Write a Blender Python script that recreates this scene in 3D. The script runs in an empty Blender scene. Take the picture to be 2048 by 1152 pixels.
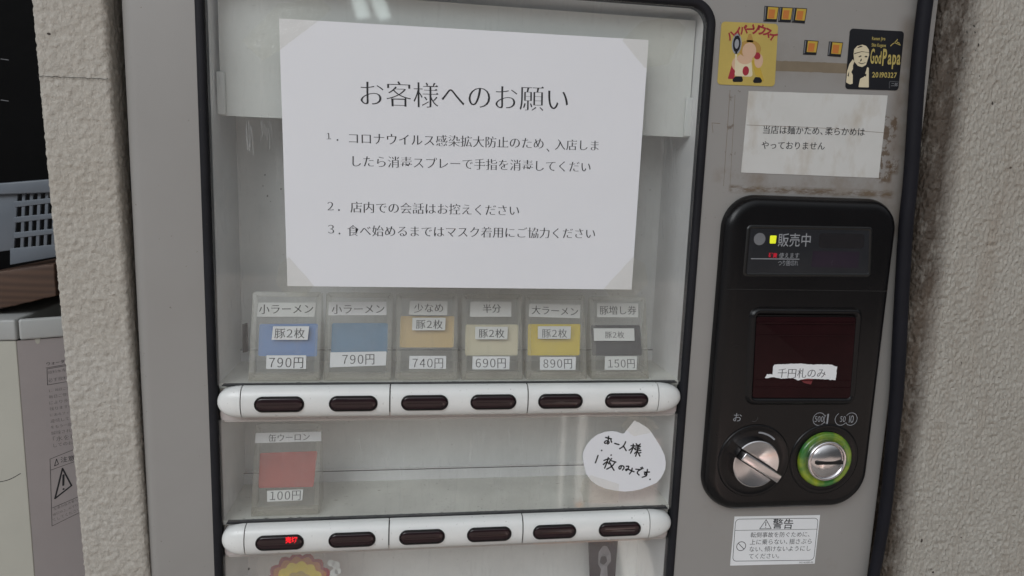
import bpy, bmesh, math, random
from mathutils import Vector, Matrix, noise
random.seed(7)
S = bpy.context.scene
COL = S.collection

# ------------------------------------------------------------------ camera
F_PX, IW, IH = 1339.744, 2048, 1152
CAM = Vector((107.391, -566.007, -122.562))            # mm: x right, y away, z up; the notice's corner is x0 z0
RX = Vector((0.98980605, -0.13825191, 0.03421097))     # camera axes in that frame
DN = Vector((0.01273973, -0.15329930, -0.98809768))
FW = Vector((0.14185091, 0.97846090, -0.14997528))
Z0 = 1450.0                                            # height of the notice's top edge above the floor, mm

def M(v):                                              # mm -> metres
    return Vector((v[0] / 1000, v[1] / 1000, (v[2] + Z0) / 1000))

cd = bpy.data.cameras.new('camera'); cam = bpy.data.objects.new('camera', cd); COL.objects.link(cam)
cd.sensor_width = 36; cd.lens = F_PX * 36 / IW; cd.clip_start = 0.01; cd.clip_end = 60
mt = Matrix((RX, -DN, -FW)).transposed().to_4x4(); mt.translation = M(CAM)
cam.matrix_world = mt
S.camera = cam

# ------------------------------------------------------------------ light
wd = bpy.data.worlds.new('World'); S.world = wd; wd.use_nodes = True
bg = wd.node_tree.nodes['Background']
def env():                                             # a dull daylit street: pale overhead and to the left, dim at eye level and to the right
    t = wd.node_tree; tc = t.nodes.new('ShaderNodeTexCoord'); sx = t.nodes.new('ShaderNodeSeparateXYZ'); t.links.new(tc.outputs['Generated'], sx.inputs[0])
    r1 = t.nodes.new('ShaderNodeMapRange'); r1.inputs['From Min'].default_value = 0.16; r1.inputs['From Max'].default_value = 0.62; r1.inputs['To Min'].default_value = 0.12; r1.inputs['To Max'].default_value = 0.85
    t.links.new(sx.outputs[2], r1.inputs['Value'])
    r2 = t.nodes.new('ShaderNodeMapRange'); r2.inputs['From Min'].default_value = -0.8; r2.inputs['From Max'].default_value = 0.6; r2.inputs['To Min'].default_value = 2.0; r2.inputs['To Max'].default_value = 0.6
    t.links.new(sx.outputs[0], r2.inputs['Value'])
    m = t.nodes.new('ShaderNodeMath'); m.operation = 'MULTIPLY'; t.links.new(r1.outputs[0], m.inputs[0]); t.links.new(r2.outputs[0], m.inputs[1])
    t.links.new(m.outputs[0], bg.inputs['Strength']); bg.inputs['Color'].default_value = (0.88, 0.94, 1.0, 1)
env()

def area(name, loc, target, sx, sy, power, col):
    l = bpy.data.lights.new(name, 'AREA'); l.shape = 'RECTANGLE'; l.size = sx; l.size_y = sy
    l.energy = power; l.color = col
    o = bpy.data.objects.new(name, l); COL.objects.link(o)
    o.location = loc
    o.rotation_euler = (Vector(target) - Vector(loc)).to_track_quat('-Z', 'Y').to_euler()
    return o
area('doorway_light', (-1.3, -1.9, 2.7), (0.1, 0, 1.2), 1.7, 1.2, 22, (0.96, 0.98, 1.0))
sl = bpy.data.lights.new('sun', 'SUN'); sl.energy = 8; sl.angle = math.radians(0.5); sl.color = (1.0, 0.95, 0.90)   # from behind the building: it only reaches the pavement
so = bpy.data.objects.new('sun', sl); COL.objects.link(so); so.rotation_euler = Vector((0.2, -0.35, -1.6)).to_track_quat('-Z', 'Y').to_euler()
TUBES = [((712, -14), (728, 36)), ((749, -14), (771, 38))]

S.render.engine = 'CYCLES'
S.cycles.use_denoising = True
S.cycles.max_bounces = 10; S.cycles.transparent_max_bounces = 24
S.cycles.caustics_reflective = False; S.cycles.caustics_refractive = False
S.cycles.sample_clamp_indirect = 4
vs = S.view_settings; vs.view_transform = 'Standard'; vs.look = 'None'; vs.gamma = 1; vs.exposure = 0.2; vs.use_curve_mapping = False

# ------------------------------------------------------------------ planes and pixels of the survey photograph
def ray(u, v):
    return (FW + RX * ((u - IW / 2) / F_PX) + DN * ((v - IH / 2) / F_PX))

class Plane:
    """a real surface in the place, mm; n points towards the viewer's side"""
    def __init__(s, o, ex, ez):
        s.o = Vector(o); s.ex = Vector(ex).normalized(); s.ez = Vector(ez).normalized(); s.n = s.ez.cross(s.ex) * -1
        if s.n.y > 0: s.n = -s.n
    def hit(s, u, v):
        d = ray(u, v); t = (s.o - CAM).dot(s.n) / d.dot(s.n); p = CAM + d * t - s.o
        return Vector((p.dot(s.ex), p.dot(s.ez)))
    def p(s, q, off=0.0):                               # plane coordinates -> mm
        return s.o + s.ex * q[0] + s.ez * q[1] + s.n * off
    def back(s, d):
        return Plane(s.o - s.n * d, s.ex, s.ez)
def front(y): return Plane((0, y, 0), (1, 0, 0), (0, 0, 1))

# two fluorescent tubes under a canopy across the street, running away from the machine; the window mirrors them
for a_, b_ in TUBES:
    e_ = []
    for u, v in (a_, b_):
        d = ray(u, v); d.y = -d.y; o_ = Vector((CAM.x, -CAM.y, CAM.z)); o_.y = 566.0; d = ray(u, v)
        t = (1350 - CAM.z) / d.z; p = CAM + d * t; e_.append(M((p.x, -p.y, 1350)))
    c_ = (e_[0] + e_[1]) / 2; L_ = (e_[1] - e_[0]).length
    ta = area('fluorescent_tube', c_, c_ + Vector((0, 0, -1)), 0.11, L_, 1.1, (0.86, 1.0, 0.98))
    dd = (e_[1] - e_[0]).normalized(); zz = (Vector((0.1, 0, 1.2)) - c_); zz = -(zz - dd * zz.dot(dd)).normalized()
    ta.rotation_euler = Matrix((dd.cross(zz), dd, zz)).transposed().to_euler()

# ------------------------------------------------------------------ materials
def nodes(name):
    m = bpy.data.materials.new(name); m.use_nodes = True
    return m, m.node_tree, m.node_tree.nodes['Principled BSDF']
def link(nt, a, b): nt.links.new(a, b)
def nz(nt, scale, detail=4, rough=0.55, vec=None, sc=None):
    n = nt.nodes.new('ShaderNodeTexNoise'); n.inputs['Scale'].default_value = scale
    n.inputs['Detail'].default_value = detail; n.inputs['Roughness'].default_value = rough
    tc = nt.nodes.new('ShaderNodeTexCoord'); src = tc.outputs['Object']
    if sc:
        mp = nt.nodes.new('ShaderNodeMapping'); mp.inputs['Scale'].default_value = sc
        link(nt, src, mp.inputs['Vector']); src = mp.outputs['Vector']
    link(nt, src, n.inputs['Vector'])
    return n.outputs['Fac']
def ramp(nt, fac, a, b, ca=(0, 0, 0, 1), cb=(1, 1, 1, 1)):
    r = nt.nodes.new('ShaderNodeValToRGB'); e = r.color_ramp.elements
    e[0].position = a; e[1].position = b; e[0].color = ca; e[1].color = cb
    link(nt, fac, r.inputs['Fac']); return r.outputs['Color']
def mth(nt, op, a, b):
    n = nt.nodes.new('ShaderNodeMath'); n.operation = op; n.use_clamp = op != 'ABSOLUTE' and op != 'SUBTRACT'
    for i, x in enumerate((a, b)):
        if x is None: continue
        if isinstance(x, (int, float)): n.inputs[i].default_value = x
        else: link(nt, x, n.inputs[i])
    return n.outputs[0]
def mixc(nt, fac, a, b):
    n = nt.nodes.new('ShaderNodeMix'); n.data_type = 'RGBA'
    if isinstance(fac, (int, float)): n.inputs[0].default_value = fac
    else: link(nt, fac, n.inputs[0])
    for i, x in ((6, a), (7, b)):
        if isinstance(x, tuple): n.inputs[i].default_value = x if len(x) == 4 else (*x, 1)
        else: link(nt, x, n.inputs[i])
    return n.outputs[2]
def bump(nt, bs, fac, strength, dist):
    b = nt.nodes.new('ShaderNodeBump'); b.inputs['Strength'].default_value = strength; b.inputs['Distance'].default_value = dist
    link(nt, fac, b.inputs['Height']); link(nt, b.outputs['Normal'], bs.inputs['Normal'])
def pm(name, col, rough=0.5, metal=0.0, var=0.08, vs_=18, bump_s=0, bump_sc=300, coat=0.0, spec=0.5, sc=None, speck=0.0):
    m, nt, b = nodes(name)
    f = nz(nt, vs_, 5, 0.6, sc=sc)
    lo = tuple(c * (1 - var) for c in col); hi = tuple(min(1, c * (1 + var)) for c in col)
    c = ramp(nt, f, 0.3, 0.7, (*lo, 1), (*hi, 1))
    if speck:
        s = ramp(nt, nz(nt, 420, 2, 0.5), 0.70, 0.76)
        c = mixc(nt, mth(nt, 'MULTIPLY', s, speck), c, (0.10, 0.075, 0.05))
    link(nt, c, b.inputs['Base Color'])
    r = nt.nodes.new('ShaderNodeMapRange'); r.inputs['To Min'].default_value = max(0.02, rough - 0.07); r.inputs['To Max'].default_value = min(1, rough + 0.07)
    link(nt, nz(nt, 40, 4), r.inputs['Value']); link(nt, r.outputs[0], b.inputs['Roughness'])
    b.inputs['Metallic'].default_value = metal; b.inputs['Coat Weight'].default_value = coat; b.inputs['Specular IOR Level'].default_value = spec
    b.inputs['Coat Roughness'].default_value = 0.08
    if bump_s: bump(nt, b, nz(nt, bump_sc, 3), bump_s, 0.0006)
    return m
def clear(name, tint, haze, haze_col, gloss_rough=0.05, scr=None, f0=0.045, bump_s=0):
    """thin clear plastic: see-through, with a Fresnel sheen and a little dust that scatters"""
    m, nt, b = nodes(name); nt.nodes.remove(b); out = nt.nodes['Material Output']
    tr = nt.nodes.new('ShaderNodeBsdfTransparent'); tr.inputs[0].default_value = (*tint, 1)
    gl = nt.nodes.new('ShaderNodeBsdfGlossy'); gl.inputs['Roughness'].default_value = gloss_rough
    df = nt.nodes.new('ShaderNodeBsdfDiffuse'); df.inputs[0].default_value = (*haze_col, 1)
    lw = nt.nodes.new('ShaderNodeLayerWeight'); lw.inputs['Blend'].default_value = 0.5
    fr = mth(nt, 'ADD', mth(nt, 'MULTIPLY', mth(nt, 'POWER', lw.outputs['Facing'], 5.0), 0.9), f0)
    m1 = nt.nodes.new('ShaderNodeMixShader'); m2 = nt.nodes.new('ShaderNodeMixShader')
    n1 = ramp(nt, nz(nt, 9, 5, 0.65), 0.35, 0.8); n2 = ramp(nt, nz(nt, 30, 6, 0.7, sc=scr or (6, 1, 1)), 0.55, 0.8)
    h = mth(nt, 'ADD', mth(nt, 'MULTIPLY', n1, haze), mth(nt, 'MULTIPLY', n2, haze * 1.2)); h = mth(nt, 'ADD', h, haze * 0.35)
    link(nt, h, m1.inputs[0]); link(nt, tr.outputs[0], m1.inputs[1]); link(nt, df.outputs[0], m1.inputs[2])
    link(nt, fr, m2.inputs[0]); link(nt, m1.outputs[0], m2.inputs[1]); link(nt, gl.outputs[0], m2.inputs[2])
    link(nt, m2.outputs[0], out.inputs[0])
    if bump_s:
        bb = nt.nodes.new('ShaderNodeBump'); bb.inputs['Strength'].default_value = bump_s; bb.inputs['Distance'].default_value = 0.001
        link(nt, nz(nt, 90, 5, 0.6), bb.inputs['Height'])
        link(nt, bb.outputs[0], gl.inputs['Normal'])
    return m
def glow(name, col, e):
    m, nt, b = nodes(name); b.inputs['Base Color'].default_value = (*[c * .3 for c in col], 1)
    f = ramp(nt, nz(nt, 900, 2), 0.2, 0.8, (*[c * .7 for c in col], 1), (*col, 1))
    link(nt, f, b.inputs['Emission Color']); b.inputs['Emission Strength'].default_value = e
    return m

def panel_mat():
    m, nt, b = nodes('painted_steel')
    tc = nt.nodes.new('ShaderNodeTexCoord'); sx = nt.nodes.new('ShaderNodeSeparateXYZ'); link(nt, tc.outputs['Object'], sx.inputs[0])
    c = ramp(nt, nz(nt, 7, 5, 0.6), 0.3, 0.7, (0.29, 0.278, 0.262, 1), (0.312, 0.301, 0.287, 1))
    sp = ramp(nt, nz(nt, 330, 2, 0.5), 0.735, 0.765); c = mixc(nt, mth(nt, 'MULTIPLY', sp, 0.6), c, (0.10, 0.075, 0.05))
    def stain(x, z, hx, hz, soft, ns, lo, hi, amt, col, sc=None):
        nonlocal c
        dx = mth(nt, 'ABSOLUTE', mth(nt, 'SUBTRACT', sx.outputs[0], x / 1000 - PANEL_C.x), None)
        dz = mth(nt, 'ABSOLUTE', mth(nt, 'SUBTRACT', sx.outputs[2], (z + Z0) / 1000 - PANEL_C.z), None)
        def fall(d, h):
            mr = nt.nodes.new('ShaderNodeMapRange'); mr.inputs['From Min'].default_value = h / 1000; mr.inputs['From Max'].default_value = (h + soft) / 1000
            mr.inputs['To Min'].default_value = 1; mr.inputs['To Max'].default_value = 0; link(nt, d, mr.inputs['Value']); return mr.outputs[0]
        f = mth(nt, 'MULTIPLY', fall(dx, hx), fall(dz, hz))
        f = mth(nt, 'MULTIPLY', f, ramp(nt, nz(nt, ns, 5, 0.65, sc=sc), lo, hi))
        c = mixc(nt, mth(nt, 'MULTIPLY', f, amt), c, col)
    stain(540, -60, 7, 90, 10, 30, 0.2, 0.6, 0.5, (0.13, 0.09, 0.055))
    stain(460, -118, 78, 1.5, 3, 90, 0.42, 0.62, 0.85, (0.12, 0.08, 0.045), (1, 1, 3))
    stain(450, -112, 80, 6, 8, 45, 0.45, 0.75, 0.5, (0.16, 0.11, 0.06))
    stain(528, -78, 6, 28, 3, 120, 0.5, 0.56, 0.75, (0.10, 0.06, 0.03))
    stain(535, -93, 5, 5, 3, 120, 0.42, 0.5, 0.7, (0.10, 0.06, 0.03))
    stain(385, -60, 10, 60, 3, 130, 0.62, 0.68, 0.6, (0.10, 0.06, 0.03))
    stain(450, -2, 100, 12, 14, 30, 0.4, 0.8, 0.4, (0.18, 0.14, 0.09))
    stain(450, -450, 80, 60, 30, 20, 0.55, 0.8, 0.25, (0.18, 0.14, 0.10))
    link(nt, c, b.inputs['Base Color']); b.inputs['Roughness'].default_value = 0.36; b.inputs['Specular IOR Level'].default_value = 0.4
    bump(nt, b, nz(nt, 700, 2), 0.05, 0.0004)
    return m
PANEL_C = Vector((0, 0, 0))

MAT = {}
def build_mats():
    g = MAT
    g['panel'] = panel_mat()
    g['side'] = pm('grey_steel_edge', (0.30, 0.29, 0.27), 0.45, var=0.05)
    g['rubber'] = pm('black_rubber', (0.016, 0.016, 0.019), 0.6, var=0.25, speck=0.25, spec=0.15)
    g['cable'] = pm('black_cable_sheath', (0.009, 0.009, 0.013), 0.65, var=0.2, spec=0.2)
    g['liner'] = pm('white_liner_steel', (0.80, 0.795, 0.795), 0.5, var=0.08, vs_=12, speck=0.3)
    g['backp'] = pm('aged_white_back_panel', (0.81, 0.815, 0.80), 0.5, var=0.10, vs_=10, speck=0.35)
    g['shelf'] = pm('stained_shelf', (0.66, 0.66, 0.61), 0.5, var=0.16, vs_=16, speck=0.8)
    g['header'] = pm('off_white_plastic_card', (0.72, 0.73, 0.70), 0.42, var=0.05, vs_=9, speck=0.25)
    g['tab'] = pm('white_plastic_tab', (0.70, 0.71, 0.69), 0.4, var=0.03)
    g['bar'] = pm('white_moulded_plastic', (0.77, 0.775, 0.755), 0.24, var=0.06, vs_=9, speck=0.5)
    g['barrail'] = pm('white_rail_with_pink_bounce', (0.60, 0.545, 0.525), 0.45, var=0.06, speck=0.5)  # pink of light bounced off the ground is put into the rail's colour
    g['seam'] = pm('dark_seam', (0.02, 0.02, 0.022), 0.7)
    g['grime'] = pm('black_grime', (0.03, 0.028, 0.022), 0.8, var=0.5, vs_=200)
    g['bezel'] = pm('black_button_rim', (0.012, 0.011, 0.011), 0.5, spec=0.25)
    g['lens'] = pm('dark_red_smoked_lens', (0.018, 0.006, 0.008), 0.13, var=0.35, vs_=60)
    g['pane'] = clear('clear_acrylic_pane', (0.98, 0.985, 0.98), 0.055, (0.75, 0.755, 0.75), 0.04, (5, 1, 0.7))
    g['scratch'] = clear('scratched_acrylic', (1, 1, 1), 0.22, (0.8, 0.82, 0.82), 0.2); g['holder'] = clear('aged_clear_plastic', (0.99, 0.99, 0.98), 0.04, (0.78, 0.77, 0.73), 0.12, (4, 1, 1))
    g['holder_edge'] = clear('yellowed_clear_plastic_edge', (0.97, 0.965, 0.94), 0.15, (0.66, 0.63, 0.56), 0.18, (2, 1, 2))
    g['tape'] = clear('clear_tape', (0.985, 0.98, 0.955), 0.035, (0.78, 0.77, 0.70), 0.12, (2, 1, 2), bump_s=1.0)
    g['paper'] = pm('white_paper', (0.78, 0.785, 0.81), 0.75, var=0.015, vs_=8, bump_s=0.05, bump_sc=900)
    g['oldpaper'] = oldpaper()
    g['label'] = pm('white_label_paper', (0.80, 0.81, 0.82), 0.6, var=0.03)
    g['labeldim'] = pm('greyed_label_paper', (0.70, 0.71, 0.69), 0.6, var=0.05)
    g['ink'] = pm('printed_ink', (0.018, 0.018, 0.021), 0.7, var=0.2)
    g['inkgrey'] = pm('faded_ink', (0.09, 0.09, 0.095), 0.7, var=0.3, vs_=120)
    g['marker'] = pm('black_marker_ink', (0.008, 0.008, 0.01), 0.5)
    g['black'] = pm('glossy_black_plastic', (0.005, 0.0045, 0.005), 0.25, var=0.2, coat=0.0, spec=0.3)
    g['blackrim'] = pm('black_plastic_recess', (0.005, 0.005, 0.005), 0.3, var=0.2)
    g['screen'] = pm('smoked_display_window', (0.020, 0.021, 0.024), 0.16, var=0.08, vs_=20)
    g['screendk'] = pm('unlit_display_segment', (0.012, 0.011, 0.013), 0.25, var=0.1)
    g['screenpp'] = pm('unlit_purple_segment', (0.019, 0.012, 0.023), 0.25, var=0.1)
    g['lettergrey'] = pm('grey_screen_print', (0.30, 0.31, 0.33), 0.5)
    g['sensor'] = pm('grey_sensor_window', (0.17, 0.175, 0.185), 0.3)
    g['billred'] = pm('dark_red_smoked_cover', (0.017, 0.004, 0.005), 0.35, var=0.3, spec=0.12)
    g['billredl'] = pm('red_label_scrap', (0.16, 0.02, 0.025), 0.4)
    g['chrome'] = chrome()
    g['slot'] = pm('dark_slot', (0.004, 0.004, 0.004), 0.6)
    g['green'] = greenring()
    g['gold'] = pm('gold_foil_sticker', (0.62, 0.47, 0.13), 0.36, metal=0.35, var=0.07, vs_=30)
    g['goldink'] = pm('gold_foil_print', (0.62, 0.50, 0.16), 0.35, metal=0.4)
    g['cream'] = pm('cream_print', (0.66, 0.58, 0.40), 0.5)
    g['redink'] = pm('crimson_print', (0.32, 0.018, 0.035), 0.5)
    g['orange'] = pm('orange_print', (0.50, 0.17, 0.035), 0.45, var=0.06)
    g['yellow'] = pm('amber_print', (0.50, 0.34, 0.045), 0.45)
    g['skin'] = pm('beige_print', (0.60, 0.40, 0.27), 0.5)
    g['straw'] = pm('straw_print', (0.42, 0.25, 0.06), 0.5)
    g['stblack'] = pm('black_sticker_vinyl', (0.010, 0.010, 0.013), 0.3, var=0.1)
    g['inkpale'] = pm('pale_reflection_tone', (0.30, 0.28, 0.30), 0.6, var=0.4, vs_=120); g['stpurple'] = pm('dark_reflection_tone', (0.025, 0.016, 0.026), 0.45, var=0.3, vs_=60); g['residue'] = pm('brown_tape_residue', (0.195, 0.155, 0.105), 0.6, var=0.10, vs_=60)
    g['residuedk'] = pm('rusty_tape_line', (0.15, 0.09, 0.05), 0.7, var=0.3, vs_=90)
    g['c_blue'] = pm('blue_ticket', (0.075, 0.215, 0.55), 0.4, var=0.06)
    g['c_teal'] = pm('steel_blue_ticket', (0.07, 0.21, 0.38), 0.4, var=0.10, vs_=40)
    g['c_tan'] = pm('tan_ticket', (0.66, 0.46, 0.18), 0.5, var=0.05)
    g['c_cream'] = pm('cream_ticket', (0.74, 0.67, 0.48), 0.5, var=0.04)
    g['c_yel'] = pm('yellow_ticket', (0.80, 0.60, 0.015), 0.45, var=0.05)
    g['c_blk'] = pm('navy_black_ticket', (0.006, 0.007, 0.016), 0.35, var=0.3)
    g['c_red'] = pm('brick_red_ticket', (0.45, 0.075, 0.055), 0.5, var=0.12, vs_=40)
    g['stucco'] = stucco('painted_stucco_pillar', (0.50, 0.475, 0.43), (0.43, 0.395, 0.34), None)
    g['stuccow'] = stucco('rough_stucco_wall', (0.455, 0.435, 0.39), (0.395, 0.37, 0.325), 'dirt')
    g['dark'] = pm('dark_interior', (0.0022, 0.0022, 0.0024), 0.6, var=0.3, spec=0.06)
    g['basket'] = pm('translucent_grey_basket_plastic', (0.125, 0.145, 0.17), 0.35, var=0.08)
    g['wood'] = wood()
    g['cabcream'] = pm('cream_enamel', (0.47, 0.46, 0.40), 0.4, var=0.03)
    g['cabgrey'] = pm('grey_enamel', (0.36, 0.325, 0.32), 0.42, var=0.03)
    g['cabtop'] = pm('pale_grey_trim', (0.42, 0.43, 0.42), 0.4, var=0.04)
    g['floor'] = pm('concrete_floor', (0.34, 0.31, 0.28), 0.7, var=0.12)
    g['paving'] = pm('street_paving', (0.14, 0.12, 0.11), 0.6, var=0.12, vs_=3)
    g['pavstreak'] = pm('pale_paving_and_streaks', (0.66, 0.62, 0.58), 0.6, var=0.1, vs_=5); g['mirrorpink'] = pm('pink_reflection_patch', (0.62, 0.47, 0.45), 0.6, var=0.15, vs_=3); g['pavdark'] = pm('asphalt', (0.08, 0.065, 0.07), 0.8)
    g['orangeline'] = pm('orange_road_paint', (0.75, 0.26, 0.05), 0.6)
    g['ceil'] = pm('canopy_white', (0.5, 0.5, 0.5), 0.7)
    g['lamp_y'] = glow('lit_yellow_lamp', (0.80, 0.85, 0.02), 0.75)
    g['lamp_r'] = glow('lit_red_led', (1.0, 0.01, 0.02), 0.9)
    g['lamp_rd'] = glow('dim_red_led', (0.8, 0.01, 0.04), 0.35)

def oldpaper():
    m, nt, b = nodes('stained_paper')
    c = ramp(nt, nz(nt, 20, 4), 0.3, 0.7, (0.56, 0.56, 0.535, 1), (0.62, 0.62, 0.60, 1))
    c = mixc(nt, mth(nt, 'MULTIPLY', ramp(nt, nz(nt, 26, 5, 0.6, sc=(1.6, 1, 0.8)), 0.52, 0.78), 0.55), c, (0.36, 0.29, 0.20))
    link(nt, c, b.inputs['Base Color']); b.inputs['Roughness'].default_value = 0.6
    bump(nt, b, nz(nt, 60, 4), 0.12, 0.001); return m
def chrome():
    m, nt, b = nodes('brushed_chrome')
    link(nt, ramp(nt, nz(nt, 60, 3, sc=(1, 1, 1)), 0.3, 0.7, (0.62, 0.58, 0.58, 1), (0.72, 0.70, 0.70, 1)), b.inputs['Base Color'])
    b.inputs['Metallic'].default_value = 1; b.inputs['Roughness'].default_value = 0.2
    return m
def greenring():
    m, nt, b = nodes('green_plastic_ring')
    f = ramp(nt, nz(nt, 45, 3), 0.42, 0.66, (0.035, 0.16, 0.03, 1), (0.30, 0.36, 0.02, 1))
    link(nt, f, b.inputs['Base Color']); b.inputs['Roughness'].default_value = 0.2
    b.inputs['Coat Weight'].default_value = 0.3; return m
def wood():
    m, nt, b = nodes('dark_worn_wood')
    w = nt.nodes.new('ShaderNodeTexWave'); w.inputs['Scale'].default_value = 9; w.inputs['Distortion'].default_value = 6; w.inputs['Detail'].default_value = 3
    w.bands_direction = 'Z'
    tc = nt.nodes.new('ShaderNodeTexCoord'); mp = nt.nodes.new('ShaderNodeMapping'); mp.inputs['Scale'].default_value = (0.5, 0.5, 5)
    link(nt, tc.outputs['Object'], mp.inputs[0]); link(nt, mp.outputs[0], w.inputs[0])
    c = ramp(nt, w.outputs['Fac'], 0, 1, (0.055, 0.028, 0.017, 1), (0.085, 0.045, 0.027, 1)); link(nt, c, b.inputs['Base Color'])
    b.inputs['Roughness'].default_value = 0.6; bump(nt, b, nz(nt, 150, 3), 0.2, 0.001); return m
def stucco(name, col, col2, dirt):
    m, nt, b = nodes(name)
    c = ramp(nt, nz(nt, 6, 5, 0.6), 0.3, 0.7, (*col, 1), (*col2, 1))
    c = mixc(nt, mth(nt, 'MULTIPLY', ramp(nt, nz(nt, 260, 3, 0.6, sc=(1.4, 1, 0.8)), 0.46, 0.30), 0.16), c, (0.16, 0.13, 0.10))
    sp = ramp(nt, nz(nt, 160, 1, 0.4), 0.79, 0.82); c = mixc(nt, sp, c, (0.04, 0.03, 0.025))
    if dirt:
        tc = nt.nodes.new('ShaderNodeTexCoord'); sx = nt.nodes.new('ShaderNodeSeparateXYZ'); link(nt, tc.outputs['Object'], sx.inputs[0])
        wob = mth(nt, 'MULTIPLY', nz(nt, 30, 5, 0.65, sc=(1.5, 1, 0.4)), 0.018)
        xx = nt.nodes.new('ShaderNodeMath'); xx.operation = 'SUBTRACT'; link(nt, sx.outputs[0], xx.inputs[0]); link(nt, wob, xx.inputs[1])
        mr = nt.nodes.new('ShaderNodeMapRange'); mr.inputs['From Min'].default_value = -0.010; mr.inputs['From Max'].default_value = 0.009
        mr.inputs['To Min'].default_value = 1; mr.inputs['To Max'].default_value = 0
        link(nt, xx.outputs[0], mr.inputs['Value'])
        d = mth(nt, 'MULTIPLY', mr.outputs[0], ramp(nt, nz(nt, 70, 5, 0.7, sc=(1.6, 1, 0.6)), 0.1, 0.5))
        c = mixc(nt, mth(nt, 'MULTIPLY', d, 0.95), c, (0.06, 0.044, 0.032))
        st = mth(nt, 'MULTIPLY', ramp(nt, nz(nt, 9, 4, 0.6, sc=(3, 1, 0.6)), 0.5, 0.75), 0.35); c = mixc(nt, st, c, (0.26, 0.20, 0.15))
    link(nt, c, b.inputs['Base Color']); b.inputs['Roughness'].default_value = 0.62; b.inputs['Specular IOR Level'].default_value = 0.3
    bump(nt, b, nz(nt, 240, 4, 0.55, sc=(1.3, 1, 0.7 if dirt else 1)), 0.7, 0.0025)
    return m

# ------------------------------------------------------------------ mesh collecting
WORLD = {}
class MB:
    def __init__(s): s.v = []; s.f = []; s.mi = []; s.mats = []
    def m(s, mat):
        if mat not in s.mats: s.mats.append(mat)
        return s.mats.index(mat)
    def add(s, vs_, fs, mat):
        k = len(s.v); s.v += [Vector(x) for x in vs_]; i = s.m(mat)
        for f in fs: s.f.append([k + a for a in f]); s.mi.append(i)
    def box(s, a, b, mat):
        x0, y0, z0 = a; x1, y1, z1 = b
        vs_ = [(x, y, z) for x in (x0, x1) for y in (y0, y1) for z in (z0, z1)]
        s.add(vs_, [(0, 1, 3, 2), (4, 6, 7, 5), (0, 4, 5, 1), (2, 3, 7, 6), (0, 2, 6, 4), (1, 5, 7, 3)], mat)
    def prism(s, pl, poly, lo, hi, mat, cap_back=True):
        """polygon in plane coordinates, from offset lo to hi along the plane's normal"""
        n = len(poly)
        vs_ = [pl.p(q, lo) for q in poly] + [pl.p(q, hi) for q in poly]
        fs = [tuple(range(n, 2 * n))] + [(i, (i + 1) % n, n + (i + 1) % n, n + i) for i in range(n)]
        if cap_back: fs.append(tuple(range(n - 1, -1, -1)))
        s.add(vs_, fs, mat)
    def loops(s, rings, mat, cap0=False, cap1=False, closed=True):
        """lofted rings of equal length (lists of points)"""
        n = len(rings[0]); vs_ = [p for r in rings for p in r]; fs = []
        for k in range(len(rings) - 1):
            for i in range(n if closed else n - 1):
                j = (i + 1) % n; fs.append((k * n + i, k * n + j, (k + 1) * n + j, (k + 1) * n + i))
        if cap0: fs.append(tuple(range(n - 1, -1, -1)))
        if cap1: fs.append(tuple((len(rings) - 1) * n + i for i in range(n)))
        s.add(vs_, fs, mat)
    def shell(s, pl, poly_fn, steps, mat, cap=True):
        """rounded slab: poly_fn(inset) gives the outline; steps = [(inset, offset)...]"""
        s.loops([[pl.p(q, o) for q in poly_fn(i)] for i, o in steps], mat, False, cap)
    def tube(s, pts, r, mat, n=12, cap=True):
        rings = []
        for i, p in enumerate(pts):
            p = Vector(p); a = Vector(pts[max(0, i - 1)]); b = Vector(pts[min(len(pts) - 1, i + 1)]); t = (b - a).normalized()
            u = t.cross(Vector((0, 1, 0.01))).normalized(); w = t.cross(u)
            rr = r[i] if isinstance(r, (list, tuple)) else r
            rings.append([p + (u * math.cos(2 * math.pi * k / n) + w * math.sin(2 * math.pi * k / n)) * rr for k in range(n)])
        s.loops(rings, mat, cap, cap)
    def build(s, name, parent=None, smooth=35, bev=0, origin=None):
        pts = [M(p) for p in s.v]
        if origin is None:
            lo = Vector((min(p[i] for p in pts) for i in range(3))); hi = Vector((max(p[i] for p in pts) for i in range(3))); origin = (lo + hi) / 2
        me = bpy.data.meshes.new(name); me.from_pydata([p - origin for p in pts], [], s.f)
        for mt_ in s.mats: me.materials.append(MAT[mt_])
        me.polygons.foreach_set('material_index', s.mi)
        bm = bmesh.new(); bm.from_mesh(me); bmesh.ops.recalc_face_normals(bm, faces=bm.faces[:])
        if bev:
            ed = [e for e in bm.edges if len(e.link_faces) == 2 and e.calc_face_angle(0) > 0.6]
            bmesh.ops.bevel(bm, geom=ed, offset=bev / 1000, segments=3, profile=0.5, affect='EDGES', clamp_overlap=True)
        bm.to_mesh(me); bm.free()
        if smooth:
            me.polygons.foreach_set('use_smooth', [True] * len(me.polygons)); me.set_sharp_from_angle(angle=math.radians(smooth))
        o = bpy.data.objects.new(name, me); COL.objects.link(o); WORLD[o.name] = origin
        if parent: o.parent = parent; o.location = origin - WORLD[parent.name]
        else: o.location = origin
        return o
def tag(o, label=None, cat=None, group=None, kind=None):
    if label: o['label'] = label
    if cat: o['category'] = cat
    if group: o['group'] = group
    if kind: o['kind'] = kind
    return o
def empty(name, loc, label, cat, group=None):
    o = bpy.data.objects.new(name, None); COL.objects.link(o); o.location = M(loc); o.empty_display_size = 0.02; WORLD[o.name] = M(loc)
    return tag(o, label, cat, group)

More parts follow.
